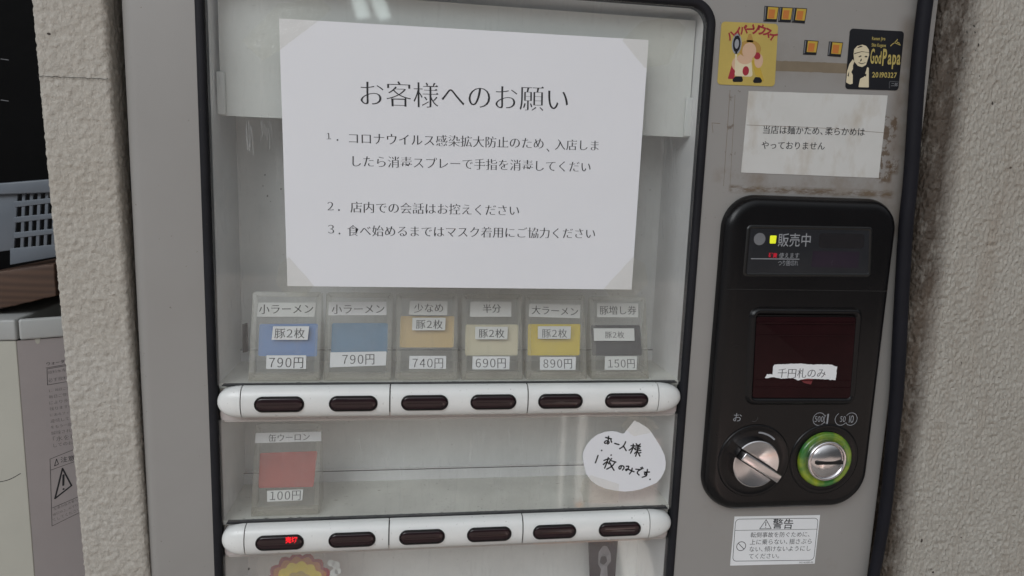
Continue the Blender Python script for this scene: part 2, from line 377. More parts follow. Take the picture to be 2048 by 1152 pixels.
def rpoly(pts, r, n=6):
    """polygon with rounded corners; r a number or one per corner"""
    out = []; N = len(pts)
    for i in range(N):
        p = Vector(pts[i]); a = Vector(pts[i - 1]); b = Vector(pts[(i + 1) % N]); rr = r[i] if isinstance(r, (list, tuple)) else r
        if rr <= 0: out.append(p); continue
        da = (a - p).normalized(); db = (b - p).normalized(); ang = max(0.05, da.angle(db)); t = rr / math.tan(ang / 2)
        c = p + (da + db).normalized() * (rr / math.sin(ang / 2)); s = p + da * t; e = p + db * t
        for k in range(n + 1):
            u = k / n; q = (s - c).normalized().lerp((e - c).normalized(), u).normalized(); out.append(c + q * rr)
    return out
def inset(poly, d):
    N = len(poly); out = []
    ar = sum(poly[i][0] * poly[(i + 1) % N][1] - poly[(i + 1) % N][0] * poly[i][1] for i in range(N)); sg = 1 if ar > 0 else -1
    for i in range(N):
        p = Vector(poly[i]); a = (p - Vector(poly[i - 1])); b = (Vector(poly[(i + 1) % N]) - p)
        na = Vector((-a.y, a.x)).normalized() * sg; nb = Vector((-b.y, b.x)).normalized() * sg
        m = na + nb
        if m.length < 1e-6: m = na
        m.normalize(); out.append(p + m * (d / max(0.5, m.dot(na))))
    return out
def rect(x0, z0, x1, z1): return [Vector((x0, z0)), Vector((x1, z0)), Vector((x1, z1)), Vector((x0, z1))]
def circ(c, r, n=40, rz=None): return [Vector((c[0] + math.cos(2 * math.pi * k / n) * r, c[1] + math.sin(2 * math.pi * k / n) * (rz or r))) for k in range(n)]
def hits(pl, px): return [pl.hit(u, v) for u, v in px]
def ragged(poly, amp, step=1.5, seed=0):
    out = []; N = len(poly)
    for i in range(N):
        a = Vector(poly[i]); b = Vector(poly[(i + 1) % N]); L = (b - a).length; k = max(1, int(L / step)); nn = Vector((-(b - a).y, (b - a).x)).normalized()
        for j in range(k):
            q = a.lerp(b, j / k); out.append(q + nn * (noise.noise(Vector((q.x * .5, q.y * .5, seed))) * amp))
    return out

# ------------------------------------------------------------------ lettering: outlines of the built-in font, given a brush-serif cut
_gl = {}
def glyph(ch):
    if ch in _gl: return _gl[ch]
    cu = bpy.data.curves.new('glyph', 'FONT'); cu.body = ch; cu.size = 1; cu.resolution_u = 3
    o = bpy.data.objects.new('glyph', cu); COL.objects.link(o)
    dg = bpy.context.evaluated_depsgraph_get(); dg.update()
    c2 = o.to_curve(dg); polys = []
    for sp in c2.splines:
        bp = sp.bezier_points; pts = []
        for i in range(len(bp)):
            a = bp[i]; b = bp[(i + 1) % len(bp)]
            p0, p1, p2, p3 = a.co.xy, a.handle_right.xy, b.handle_left.xy, b.co.xy
            d = (p3 - p0)
            straight = d.length < 1e-6 or (abs((p1 - p0).cross(d)) + abs((p2 - p0).cross(d))) / max(d.length, 1e-6) < 0.004
            k = 1 if straight else 4
            for j in range(k):
                t = j / k; pts.append(p0 * (1 - t) ** 3 + p1 * 3 * t * (1 - t) ** 2 + p2 * 3 * t * t * (1 - t) + p3 * t ** 3)
        q = []
        for p in pts:
            if not q or (p - q[-1]).length > 1e-4: q.append(p.copy())
        if len(q) > 2 and (q[0] - q[-1]).length < 1e-4: q.pop()
        if len(q) > 2: polys.append(q)
    o.to_curve_clear(); bpy.data.objects.remove(o); bpy.data.curves.remove(cu)
    _gl[ch] = polys; return polys
def area2(q): return sum(q[i].x * q[(i + 1) % len(q)].y - q[(i + 1) % len(q)].x * q[i].y for i in range(len(q)))
def cut(polys, kx, ky, uroko):
    """move every edge inwards by kx (upright strokes) / ky (level strokes); a small triangle ends the level strokes"""
    if not polys: return []
    sg = 1 if area2(max(polys, key=lambda q: abs(area2(q)))) > 0 else -1
    res = []
    for q in polys:
        N = len(q); out = []; nrm = []
        for i in range(N):
            d = q[(i + 1) % N] - q[i]; n = Vector((d.y, -d.x)).normalized() * sg; nrm.append(n)
        for i in range(N):
            n1, n2 = nrm[i - 1], nrm[i]
            d1 = -(kx * n1.x ** 2 + ky * n1.y ** 2); d2 = -(kx * n2.x ** 2 + ky * n2.y ** 2)
            det = n1.x * n2.y - n1.y * n2.x
            if abs(det) < 0.3: mv = (n1 * d1 + n2 * d2) / 2
            else: mv = Vector(((d1 * n2.y - d2 * n1.y) / det, (n1.x * d2 - n2.x * d1) / det))
            if mv.length > 0.06: mv = mv.normalized() * 0.06
            out.append(q[i] + mv)
        if uroko:
            o2 = []
            for i in range(N):
                e = q[(i + 1) % N] - q[i]; L = e.length
                if area2(q) * sg > 0 and (q[i] - q[i - 1]).cross(e) * sg > 0 and e.cross(q[(i + 2) % N] - q[(i + 1) % N]) * sg > 0 and nrm[i].x > 0.9 and 0.03 < L < 0.095 and abs(nrm[i - 1].y) > .97 and abs(nrm[(i + 1) % N].y) > .97 and (q[i] - q[i - 1]).length > .12 and (q[(i + 2) % N] - q[(i + 1) % N]).length > .12:
                    a, b = out[i], out[(i + 1) % N]
                    if a.y < b.y: o2 += [a, b + Vector((0.005, 0.0)), b + Vector((-0.035, 0.05)), b + Vector((-0.10, 0.0))]
                    else: o2 += [a + Vector((-0.10, 0)), a + Vector((-0.035, 0.05)), a + Vector((0.005, 0))]
                else: o2.append(out[i])
            out = o2
        res.append(out)
    return res
MIN = (-0.004, 0.022, True)      # serif cut
THIN = (0.019, 0.021, False)
SANS = (0.004, 0.004, False)
BOLD = (-0.018, -0.018, False)
HALF = '０１２３４５６７８９'
def layout(s, style):
    x = 0; out = []
    for ch in s:
        if ch == ' ': x += 0.35; continue
        if ch == '　': x += 1; continue
        g = cut(glyph(ch), *style)
        if not g: x += .5; continue
        sx_, adv = 1.0, 1.0
        if ord(ch) < 0x2000:
            mx = max(p.x for q in g for p in q); adv = mx + 0.07
        elif ch in HALF: sx_, adv = 0.95, 0.72
        elif ch in '、。': adv = 0.6
        off = -0.13 if ch in HALF else 0
        out += [[Vector((x + (p.x + off) * sx_, p.y)) for p in q] for q in g]; x += adv
    return out
def fillmesh(polys):
    cu = bpy.data.curves.new('ink', 'CURVE'); cu.dimensions = '2D'; cu.fill_mode = 'BOTH'
    for q in polys:
        sp = cu.splines.new('POLY'); sp.points.add(len(q) - 1)
        for i, p in enumerate(q): sp.points[i].co = (p.x, p.y, 0, 1)
        sp.use_cyclic_u = True
    o = bpy.data.objects.new('ink', cu); COL.objects.link(o); dg = bpy.context.evaluated_depsgraph_get(); dg.update()
    me = o.to_mesh(); vs_ = [v.co.xy.copy() for v in me.vertices]; fs = [tuple(p.vertices) for p in me.polygons]
    o.to_mesh_clear(); bpy.data.objects.remove(o); bpy.data.curves.remove(cu)
    return vs_, fs
def write(mb, s, pl, off, a, b, mat, style=MIN, hs=1.0, mid=0.38, isqw=False):
    """string s set between pixels a and b (middle of its left and right end) on plane pl"""
    g = layout(s, style)
    x0 = min(p.x for q in g for p in q); x1 = max(p.x for q in g for p in q)
    A, B = (a, b) if isqw else (pl.hit(*a), pl.hit(*b)); d = B - A; k = d.length / (x1 - x0); ex = d.normalized(); ez = Vector((-ex.y, ex.x))
    vs_, fs = fillmesh(g)
    mb.add([pl.p(A + ex * ((p.x - x0) * k) + ez * ((p.y - mid) * k * hs), off) for p in vs_], fs, mat)
def ribbon(mb, pts, w, pl, off, mat, taper=True):
    """a pen stroke: a flat ribbon with rounded ends along pts (plane coordinates)"""
    if len(pts) == 1: mb.add([pl.p(q, off) for q in circ(pts[0], w * .62, 10)], [tuple(range(10))], mat); return
    P = [Vector(p) for p in pts]
    if len(P) > 2:
        Q = []
        for i in range(len(P) - 1):
            p0, p1, p2, p3 = P[max(0, i - 1)], P[i], P[i + 1], P[min(len(P) - 1, i + 2)]
            for j in range(5):
                t = j / 5; Q.append(0.5 * ((2 * p1) + (p2 - p0) * t + (2 * p0 - 5 * p1 + 4 * p2 - p3) * t * t + (3 * p1 - p0 - 3 * p2 + p3) * t ** 3))
        P = Q + [P[-1]]
    L, R_ = [], []
    for i, p in enumerate(P):
        t = (P[min(len(P) - 1, i + 1)] - P[max(0, i - 1)]).normalized(); n = Vector((-t.y, t.x)); ww = w / 2 * (1 if not taper else (0.8 + 0.3 * abs(math.sin(i * 1.3))))
        L.append(p + n * ww); R_.append(p - n * ww)
    n = len(P); vs_ = [pl.p(q, off) for q in L + R_]
    mb.add(vs_, [(i, i + 1, n + i + 1, n + i) for i in range(n - 1)], mat)
    for e in (P[0], P[-1]): mb.add([pl.p(q, off + .01) for q in circ(e, w * .5, 10)], [tuple(range(10))], mat)
def film(name, poly, pl, off, mat, parent):
    m_ = MB(); m_.add([pl.p(q, off) for q in poly], [tuple(range(len(poly)))], mat); return m_.build(name, parent, smooth=0)
def sheet(name, poly, pl, off, th, mat, parent=None, **kw):
    mb = MB(); mb.prism(pl, poly, off, off + th, mat); return mb.build(name, parent, smooth=0, **kw)

build_mats()
F0 = front(0)
LEAN = math.tan(math.radians(1.25))        # the building leans a little against the machine

# ================================================================== SETTING
mb = MB(); mb.box((-2500, -1150, -Z0 - 60), (2500, 900, -Z0), 'floor'); tag(mb.build('floor', smooth=0), kind='structure')
mb = MB(); mb.box((-6000, -9000, -Z0 - 120), (6000, -1151, -Z0 - 4), 'paving'); tag(mb.build('pavement', smooth=0), kind='structure')
mb = MB(); zf = -Z0
def flat(pts, mat): mb.add([(x, -d, zf) for x, d in pts], [tuple(range(len(pts)))], mat)
flat([(885, 1740), (1000, 1740), (900, 1300), (790, 1300)], 'pavstreak'); flat([(560, 1780), (1010, 1780), (1010, 1745), (560, 1745)], 'orangeline')
flat([(900, 1900), (985, 1900), (985, 1785), (900, 1785)], 'pavstreak'); flat([(980, 1740), (1130, 1740), (1130, 1160), (1040, 1160)], 'pavdark')
def away(k0, k1, d0, d1, mat): flat([(107 + k0 * (d1 + 566), d1), (107 + k1 * (d1 + 566), d1), (107 + k1 * (d0 + 566), d0), (107 + k0 * (d0 + 566), d0)], mat)
away(.233, .240, 1990, 3500, 'pavstreak'); away(.260, .274, 2060, 3900, 'pavstreak')  # pale strips added so their mirror images streak the window
away(.262, .276, 1990, 2055, 'orangeline'); away(.285, .40, 1990, 2750, 'mirrorpink')  # added too: orange end of a streak, pink patch for the right-hand buttons' reflections
tag(mb.build('road_marks_and_mirror_strips', smooth=0), kind='structure')

def displaced(name, X0, X1, Zlo, Zhi, step, prof, amp, mat, label, cat, sc):
    """stucco surface following prof(x)->(X, y) leaning with the building, with real relief"""
    nx = int((X1 - X0) / step); nzv = int((Zhi - Zlo) / step); vs_ = []; fs = []
    for j in range(nzv + 1):
        z = Zlo + (Zhi - Zlo) * j / nzv
        for i in range(nx + 1):
            t = X0 + (X1 - X0) * i / nx; (x, y), (ax, ay) = prof(t)
            q = Vector((t * sc[0], 0, z * sc[1]))
            h = amp * (noise.noise(q) + 0.55 * noise.noise(q * 2.1 + Vector((5, 1, 2))) + 0.3 * noise.noise(q * 4.3))
            vs_.append((x + ax * h - z * LEAN, y + ay * h, z))
    w = nx + 1
    for j in range(nzv):
        for i in range(nx): fs.append((j * w + i, j * w + i + 1, (j + 1) * w + i + 1, (j + 1) * w + i))
    m_ = MB(); m_.add(vs_, fs, mat); return m_
# left pillar: arc-length profile: left side, rounded corner, front, corner, right side
def pillar_prof(t):
    r = 4.0; x0, x1 = -177.5, -126.0; a = math.pi / 2 * r
    segs = [60, a, (x1 - x0) - 2 * r, a, 60]
    if t < 60: return (x0, r + 60 - t), (-1, 0)
    t -= 60
    if t < a: th = t / r; return (x0 + r - r * math.cos(th), r - r * math.sin(th)), (-math.cos(th), -math.sin(th))
    t -= a
    if t < segs[2]: return (x0 + r + t, 0), (0, -1)
    t -= segs[2]
    if t < a: th = t / r; return (x1 - r + r * math.sin(th), r - r * math.cos(th)), (math.sin(th), -math.cos(th))
    t -= a; return (x1, r + t), (1, 0)
Lp = 120 + 51.5 - 8 + math.pi * 4
m_ = displaced('pillar', 0, Lp, -640, 150, 1.3, pillar_prof, 0.8, 'stucco', '', '', (0.21, 0.25))
# hairline crack across the pillar
pl = front(-1.1); crk = []
for i in range(26):
    u = 76 + i * 5.6; q = pl.hit(u, 152 + i * 0.25 + noise.noise(Vector((i * .7, 0, 3))) * 2); crk.append(q)
ribbon(m_, crk, 0.45, pl, 0.0, 'grime')
for zt, zb in ((400, 150), (-640, -Z0)):
    m_.box((-176 - zb * LEAN * .5 - zt * LEAN * .5, 1, zb), (-128 - zb * LEAN * .5 - zt * LEAN * .5, 62, zt), 'stucco')
tag(m_.build('stucco_pillar'), 'cream stucco pillar with a hairline crack, left of the ticket machine', 'pillar')
# right wall: return face beside the machine, rounded corner, broad front
def wall_prof(t):
    r = 14.0; xc = 572.0; a = math.pi / 2 * r
    if t < 90: return (xc, r + 2 + 90 - t), (-1, 0)
    t -= 90
    if t < a: th = t / r; return (xc + r - r * math.cos(th), 2 + r - r * math.sin(th)), (-math.cos(th), -math.sin(th))
    t -= a; return (xc + r + t, 2 - 0.02 * t), (0, -1)
m_ = displaced('wall', 0, 330, -640, 160, 1.1, wall_prof, 1.5, 'stuccow', '', '', (0.42, 0.23))
m_.box((600, 14, -Z0), (1500, 300, 1300), 'stuccow')
m_.box((790, -20, -Z0), (1500, 13.9, 1300), 'stuccow')
m_.box((590, 3, -Z0), (789, 13.9, -645), 'stuccow'); m_.box((590, 3, 165), (789, 13.9, 1300), 'stuccow')
pl = front(-3.2)
for u, v, r in ((1948, 52, 1.5), (1934, 64, 1.6), (1950, 65, 1.4), (1927, 84, 1.2), (1957, 90, 1.9), (1951, 101, .9), (1925, 116, 1.4), (1918, 131, .7), (1900, 118, 1.2), (1896, 145, 1.2), (1919, 198, 1.3), (1884, 243, .8), (1883, 256, .6), (2008, 464, .9), (1876, 320, .7), (1870, 377, .5), (1868, 392, .5), (1892, 200, .9), (1959, 152, 1.0)):
    q = pl.hit(u, v); m_.add([pl.p(q + Vector((math.cos(k * .785 + .4) * r * (.55 + .25 * math.sin(k * 2.1 + u)), math.sin(k * .785) * r * (.8 + .2 * math.cos(k * 3 + v)))), 0) for k in range(8)], [tuple(range(8))], 'grime')
tag(m_.build('stucco_wall', origin=M((590 , 10, -200))), 'rough grey stucco wall with dirty brown edge, right of the ticket machine', 'wall')
# building behind and above, never bright
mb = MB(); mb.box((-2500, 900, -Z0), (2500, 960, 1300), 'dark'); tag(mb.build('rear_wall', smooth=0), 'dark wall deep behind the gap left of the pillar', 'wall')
mb = MB(); mb.box((-2500, -800, 1300), (2500, 960, 1380), 'ceil'); tag(mb.build('ceiling', smooth=0), kind='structure')

# ------------------------------------------------------------------ left gap: panel, basket, plank, water server
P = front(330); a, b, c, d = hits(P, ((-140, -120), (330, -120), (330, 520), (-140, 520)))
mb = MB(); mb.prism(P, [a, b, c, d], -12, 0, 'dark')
for v0 in (118, 200):
    q = hits(P, ((2, v0), (9, v0 + 1), (17, v0 + 2))); ribbon(mb, q, 0.8, P, 0.2, 'sensor')

tag(mb.build('dark_panel', smooth=0), 'black panel behind the plastic basket in the dark gap', 'panel')

P = front(170)
z_top = P.hit(60, 535).y
def xz(u, v, y): return front(y).hit(u, v)
# plank: its worn front end and top
e = [P.hit(-60, 552), P.hit(108, 527), P.hit(112, 592), P.hit(-60, 632)]
mb = MB(); mb.prism(P, ragged([e[3], e[2], e[1], e[0]], .9, 4, 3), -260, 0, 'wood')
tag(mb.build('wooden_plank', bev=1.2), 'thick dark brown wooden plank under the grey plastic basket', 'plank')
# basket: rim, corner panel and openings
bk = empty('plastic_basket', P.p(P.hit(40, 540)), 'grey plastic basket with square openings standing on the wooden plank', 'basket')
PB = front(195)
q = hits(PB, ((-70, 372), (118, 357), (116, 385), (-70, 392)))
mb = MB(); mb.prism(PB, q, -6, 6, 'basket'); mb.build('rim', bk, bev=1.5)
q = hits(PB, ((-70, 392), (36, 384), (28, 500), (-70, 512)))
mb = MB(); mb.prism(PB, q, -3, 0, 'basket'); mb.build('side_panel', bk, bev=.8)
mb = MB()
for k in range(5):
    u = 44 + k * 15.5; mb.prism(PB, hits(PB, ((u, 382), (u + 7, 381), (u + 3, 500 - k), (u - 4, 501 - k))), -3, 0, 'basket')
for k in range(3):
    v = 403 + k * 31; mb.prism(PB, rpoly(hits(PB, ((28, v), (120, v - 9), (120, v + 1), (28, v + 12))), 1.4, 4), -2.4, .8, 'basket')
mb.prism(PB, hits(PB, ((20, 497), (120, 488), (120, 512), (20, 530))), -3, .2, 'basket')
mb.build('lattice', bk, bev=.5)
# water server: rounded front edge, side panel with printing
K = front(150).hit(34, 690)
ws = empty('water_server', (K.x, 150, -Z0), 'cream and grey water server with caution printing, below the wooden plank', 'water server')
ax, az = 0.90, 0.43589                      # the grey side runs back to the right
SIDE = Plane((K.x, 150, 0), (ax, az, 0), (0, 0, 1)); SIDE.n = Vector((az, -ax, 0))
FRT = Plane((K.x, 150, 0), (1, 0.06, 0), (0, 0, 1)); FRT.n = Vector((0.06, -1, 0)).normalized()
zt = FRT.hit(10, 682).y; W_ = 330
mb = MB(); mb.prism(FRT, rect(-W_, -Z0, -0.6, zt), -3, 0, 'cabcream'); mb.build('front_cover', ws, bev=1)
mb = MB(); mb.prism(SIDE, rect(0, -Z0, 300, zt), -4, 0, 'cabgrey')
w0 = SIDE.hit(75, 679); mb.prism(SIDE, circ(w0, 2.2, 14, 4.5), 0.02, .25, 'cabcream')
mb.build('side_cover', ws)
mb = MB(); mb.prism(FRT, rect(-W_, zt + .6, 1.5, zt + 22), -300, 2.5, 'cabtop'); mb.prism(SIDE, rect(2.6, zt + .6, 300, zt + 21.8), -4, 2.5, 'cabtop'); mb.build('top_rim', ws, bev=2.5)
mb = MB(); q = hits(FRT, ((-30, 968), (8, 962), (25, 956), (41, 947))); ribbon(mb, q, .7, FRT, .15, 'seam'); mb.build('cover_seam', ws, smooth=0)
mb = MB()
def side_write(s, u, v, uw, slope=-0.16, mat='ink', style=SANS): write(mb, s, SIDE, .15, (u, v), (u + uw, v + slope * uw), mat, style)
side_write('ウォーターサーバー', 93, 728, 82)
side_write('飲料水専用です', 96, 745, 62, style=THIN); side_write('必ず飲料水', 96, 761, 50, style=THIN)
for qq in (((92, 736), (170, 722)), ((94, 738), (172, 724), (174, 757), (95, 771), (94, 738))):
    ribbon(mb, [SIDE.hit(*p) for p in qq][:2], .4, SIDE, .15, 'ink', False)
for a_, b_ in (((94, 739), (95, 770)), ((95, 770), (174, 756))): ribbon(mb, hits(SIDE, (a_, b_)), .4, SIDE, .15, 'ink', False)
for i, s in enumerate(('１．毎日ご使用の', '毎日ご使用前に', 'により多少水が', '残りますので、', 'にあるフィルター', '連続してご使用', 'をもう一度押す', '解除されます。', '「水を補給」', 'してのお使い')):
    side_write(s, 97 + i * .8 + (3 if i > 7 else 0), 782 + i * 12.1, 58 + (i % 3) * 4, style=THIN)
side_write('注意', 121, 920, 28, mat='ink')
tri = [(125, 937), (143, 971), (110, 997)]
for i in range(3): ribbon(mb, hits(SIDE, (tri[i], tri[(i + 1) % 3])), 1.5, SIDE, .15, 'ink', False)
ribbon(mb, hits(SIDE, ((127, 950), (126.5, 970))), 1.9, SIDE, .15, 'ink', False); ribbon(mb, [SIDE.hit(127, 978)], 1.6, SIDE, .15, 'ink')
tri = [(113, 918), (117, 928), (109, 932)]
for i in range(3): ribbon(mb, hits(SIDE, (tri[i], tri[(i + 1) % 3])), .6, SIDE, .15, 'ink', False)
for a_, b_ in (((100, 918), (104, 1052)), ((100, 918), (150, 898)), ((102, 940), (152, 922)), ((104, 1016), (160, 992)), ((104, 1052), (165, 1022))): ribbon(mb, hits(SIDE, (a_, b_)), .4, SIDE, .15, 'ink', False)
for i, s in enumerate(('電源の抜き差しは', '確認の上、必ず行っ', 'てしてください')): side_write(s, 107 - i, 1019 + i * 11 , 56, -.42, style=THIN)
mb.build('printing', ws, smooth=0)

# ================================================================== THE TICKET MACHINE
XL, XR = -118.0, 562.0              # outer sides
IL, IR, IT, IB = -55.5, 349.0, 32.5, -760.0    # window opening inside the gasket
DEPTH = 84.0
tm = empty('ticket_machine', (222, 150, -Z0), 'grey ticket vending machine with sample window and black payment panel', 'vending machine')
PANEL_C = M(((XL + XR) / 2, 6, -130))
MAT['panel'] = panel_mat()
# front panel: one sheet with the window cut out, rounded long edges
mb = MB(); G = 6.8
OUT = rpoly([(XR, 340), (XL, 340), (XL, -860), (XR, -860)], 3, 3)
win = rpoly(rect(IL - G + .6, IB - G + .6, IR + G - .6, IT + G - .6), 21, 10)
# left stile, right stile, head and foot butt against each other
def stile(x0, x1, z0, z1, roundl=0, roundr=0):
    pts = []
    if roundl:
        for k in range(7): th = math.pi / 2 * k / 6; pts.append((x0 + roundl * (1 - math.sin(th)), roundl * (1 - math.cos(th))))
        pts = pts[::-1]
        pts = [(x0, 30.0)] + pts
    else: pts = [(x0, 4.0), (x0, 0.0)]
    if roundr:
        for k in range(7): th = math.pi / 2 * k / 6; pts.append((x1 - roundr * (1 - math.sin(th)), roundr * (1 - math.cos(th))))
        pts.append((x1, 30.0))
    else: pts += [(x1, 0.0), (x1, 4.0)]
    mb.loops([[(x, y, z) for x, y in pts] for z in (z0, z1)], 'panel', closed=False)
stile(XL, IL - 10, -860, 340, roundl=12)
stile(IR + 27, XR, -860, 340, roundr=2.5)
# part between the stiles, with the rounded window hole: bridge outer rectangle and hole
hole = win
bx0, bx1, bz0, bz1 = IL - 10, IR + 27, -860, 340
ring_o = []
cx, cz = (IL + IR) / 2, (IT + IB) / 2
for k, p in enumerate(hole):
    X = bx0 if p.x < cx else bx1; Z = bz0 if p.y < cz else bz1
    j = k % 11; vert_first = (k // 11) % 2 == 0        # arcs start on an upright edge at the first and third corner
    if j in (0, 10): ring_o.append(Vector((X, p.y)) if (j == 0) == vert_first else Vector((p.x, Z)))
    else: ring_o.append(Vector((X, Z)))
mb.loops([[F0.p(p, 0) for p in ring_o], [F0.p(p, 0) for p in hole], [F0.p(p, -8) for p in hole]], 'panel')
mb.build('front_panel', tm, origin=PANEL_C, smooth=40)
# cabinet body behind
mb = MB(); mb.box((XL + 3, 30, -Z0 + 20), (XL + 5, 420, 330), 'side'); mb.box((XR - 5, 30, -Z0 + 20), (XR - 3, 420, 330), 'side'); mb.box((XL + 5, 400, -Z0 + 20), (XR - 5, 420, 330), 'side'); mb.box((XL + 5, 31, 328), (XR - 5, 399, 332), 'side')
mb.box((XL + 4, 10, -Z0), (XR - 4, 400, -870), 'side')
mb.build('cabinet', tm, smooth=0)
# gasket
mb = MB(); gi = lambda i: rpoly(rect(IL - G + i, IB - G + i, IR + G - i, IT + G - i), 22 - i, 10)
mb.shell(F0, gi, [(0, -3), (0, .4), (1.0, 1.6), (2.4, 2.2), (4.6, 2.2), (6.0, 1.4), (6.8, 0), (6.8, -9)], 'rubber', cap=False)
mb.build('window_gasket', tm)
# display case: sides, ceiling, back
mb = MB()
mb.box((IL - 2, 6, IB), (IL, DEPTH, IT), 'liner'); mb.box((IR, 6, IB), (IR + 2, DEPTH, IT), 'liner'); mb.box((IL - 2, 6, IT + .1), (IR + 2, DEPTH, IT + 2), 'liner')
mb.box((IL - 2, 6, IB - 2), (IR + 2, DEPTH, IB - .1), 'liner')
mb.build('case_lining', tm, smooth=0)
mb = MB(); mb.box((IL - 2, DEPTH + .2, IB), (IR + 2, DEPTH + 2, IT), 'backp')
B_ = front(DEPTH)
for u, v, r in ((530, 350, .8), (526, 372, .6), (562, 378, .8), (535, 392, .9), (541, 403, .5), (1283, 470, .5), (1300, 380, .6), (497, 1138, 1.8), (492, 1137, 1.0)):
    q = B_.hit(u, v); mb.add([B_.p(q + Vector((math.cos(k * .9) * r * .7, math.sin(k * .9) * r * (1 + .4 * math.sin(k * 2)))), .3) for k in range(7)], [tuple(range(7))], 'grime')
mb.build('back_panel', tm, smooth=0)
mb = MB(); q = front(70); mb.prism(q, hits(q, ((485, 648), (495, 646), (496, 703), (486, 705))), -1, 1.5, 'bezel'); mb.build('hinge_bracket', tm, bev=.4)
# header card with two folded tabs
HD = front(24)
mb = MB(); mb.box((-52, 24, -73.5), (348, 25.2, 27), 'header')
hc = mb.build('header_card', tm, smooth=0)
for x0 in (-54.2, 343.2):
    mb = MB(); mb.prism(HD, rect(x0, -73, x0 + 6.5, -39), 0.2, 3.2, 'tab'); mb.build('folded_tab', hc, bev=1)
# shelves and button bars
for (zt, name) in ((-294.8, 1), (-417.8, 2)):
    mb = MB(); mb.box((IL, 6.5, zt - 4), (IR, DEPTH, zt), 'shelf')
    mb.box((IL, DEPTH - 6, zt + .05), (IR, DEPTH, zt + 11), 'liner')
    for k in range(70):          # grime along the joint with the bar
        x = IL + 4 + random.random() * 395; L = random.choice((.6, 1, 1.5, 2.5, 5)); y = 6.7 + random.random() * 1.6; w = .25 + random.random() * .6
        mb.add([(x + L * t, y + w * math.sin(3.14 * t) * sg, zt + .03 + .001 * k) for t, sg in ((0, 1), (.3, 1), (.6, .7), (1, 1), (.7, -.8), (.25, -.5))], [(0, 1, 2, 3, 4, 5)], 'grime')
    for k in range(40):
        x = IL + 10 + random.random() * 380; y = 14 + random.random() * 58; L = .4 + random.random() ** 3 * 5; w = .15 + random.random() * .3
        mb.add([(x + L * t, y + w * sg, zt + .03 + .001 * k) for t, sg in ((0, 0), (.3, 1), (.8, .6), (1, 0), (.6, -.8), (.2, -.5))], [(0, 1, 2, 3, 4, 5)], 'residuedk')
    mb.add([(IL, DEPTH - 6.3, zt + 10.8), (IR, DEPTH - 6.3, zt + 10.8), (IR, DEPTH - 6.3, zt + 11.7), (IL, DEPTH - 6.3, zt + 11.7)], [(0, 1, 2, 3)], 'seam')
    mb.build('shelf', tm, smooth=0)
    # bar: a bowed front with a rounded end at each side
    def prof(sc=1.0):
        p = []
        for k in range(13):
            th = math.radians(100 - 200 * k / 12); p.append((-2 - 9.5 * math.cos(th) ** .9 if math.cos(th) > 0 else -2 + 6 * abs(math.cos(th)), math.sin(th)))
        return p
    zc, hh = zt - 13.1, 13.4
    X = [IL + .4 + 20.5, IR - .4 - 24.0]
    mb = MB(); ring = [(-2 - 9.5 * max(0, math.cos(math.radians(a))) ** .8 if abs(a) <= 90 else 6.4, hh * math.sin(math.radians(max(-90, min(90, a))))) for a in (-91, -90, -80, -66, -50, -34, -17, 0, 17, 34, 50, 66, 80, 90, 91)]
    mb.loops([[(x, y, zc + z) for y, z in ring] for x in [X[0] + .6, 86.7 - .55]], 'bar', True, True)
    mb.loops([[(x, y, zc + z) for y, z in ring] for x in [86.7 + .55, 205.5 - .55]], 'bar', True, True)
    mb.loops([[(x, y, zc + z) for y, z in ring] for x in [205.5 + .55, X[1] - .6]], 'bar', True, True)
    mb.box((X[0] - .3, -5.5, zc - hh + 4), (X[1] + .3, 5, zc + hh - 4), 'seam')
    mb.box((IL + 4, 0, zc + hh - .6), (IR - 4, 6.5, zc + hh + .1), 'seam')
    bar = mb.build('button_bar', tm, smooth=40)
    for side in (0, 1):
        mb = MB(); rings = []; x_in = X[side] + (-.35 if side == 0 else .35); x_out = IL + .5 if side == 0 else IR - .5
        for k in range(13):
            th = math.pi / 2 * k / 12; s_ = math.cos(th) ** .8 if k < 12 else 0.02; x = x_in + (x_out - x_in) * math.sin(th)
            rings.append([(x, 6.4 + (y - 6.4) * (0.35 + .65 * s_), zc + z * max(s_, .05)) for y, z in ring])
        mb.loops(rings, 'bar', True, True); mb.build('end_cap', bar, smooth=60)
    mb = MB(); r_ = front(3.6); mb.prism(r_, rpoly(rect(IL + 1, zc - hh - 6.6, IR - 1, zc + 4), [6, 6, 0, 0], 5), -2.5, 0, 'barrail'); mb.build('bar_rail', tm, bev=.6)
    # buttons: black rim and smoked lens
    BX = (-3.5, 56.5, 116, 175, 234.3, 294.5) if name == 1 else (-5.2, 55.3, 115.5, 175, 234.5, 295.6)
    for i, bx in enumerate(BX):
        PBt = front(-11.75); zb = zc + (.2 if name == 1 else .3)
        pill = rpoly(rect(bx - 20, zb - 6.6, bx + 20, zb + 6.6), 6.5, 8)
        mb = MB(); mb.shell(PBt, lambda t: inset(pill, t), [(0, -4), (0, .1), (.3, .45), (.8, .45), (1.1, -.1)], 'bezel', False); bt = mb.build('button', tm, smooth=50)
        mb = MB(); mb.shell(PBt, lambda t: inset(pill, t), [(1.1, -.3), (1.3, .1), (2.2, .5), (4.0, .85), (5.4, .95)], 'lens', True); mb.build('lens', bt, smooth=60)
        if name == 2 and i == 0:
            mb = MB(); write(mb, '売切', PBt, 1.05, (571, 1079), (595, 1078), 'lamp_r', (-.045, -.045, False), 1.2); tag(mb.build('sold_out_light', bt, smooth=0), 'lit red sold out sign')
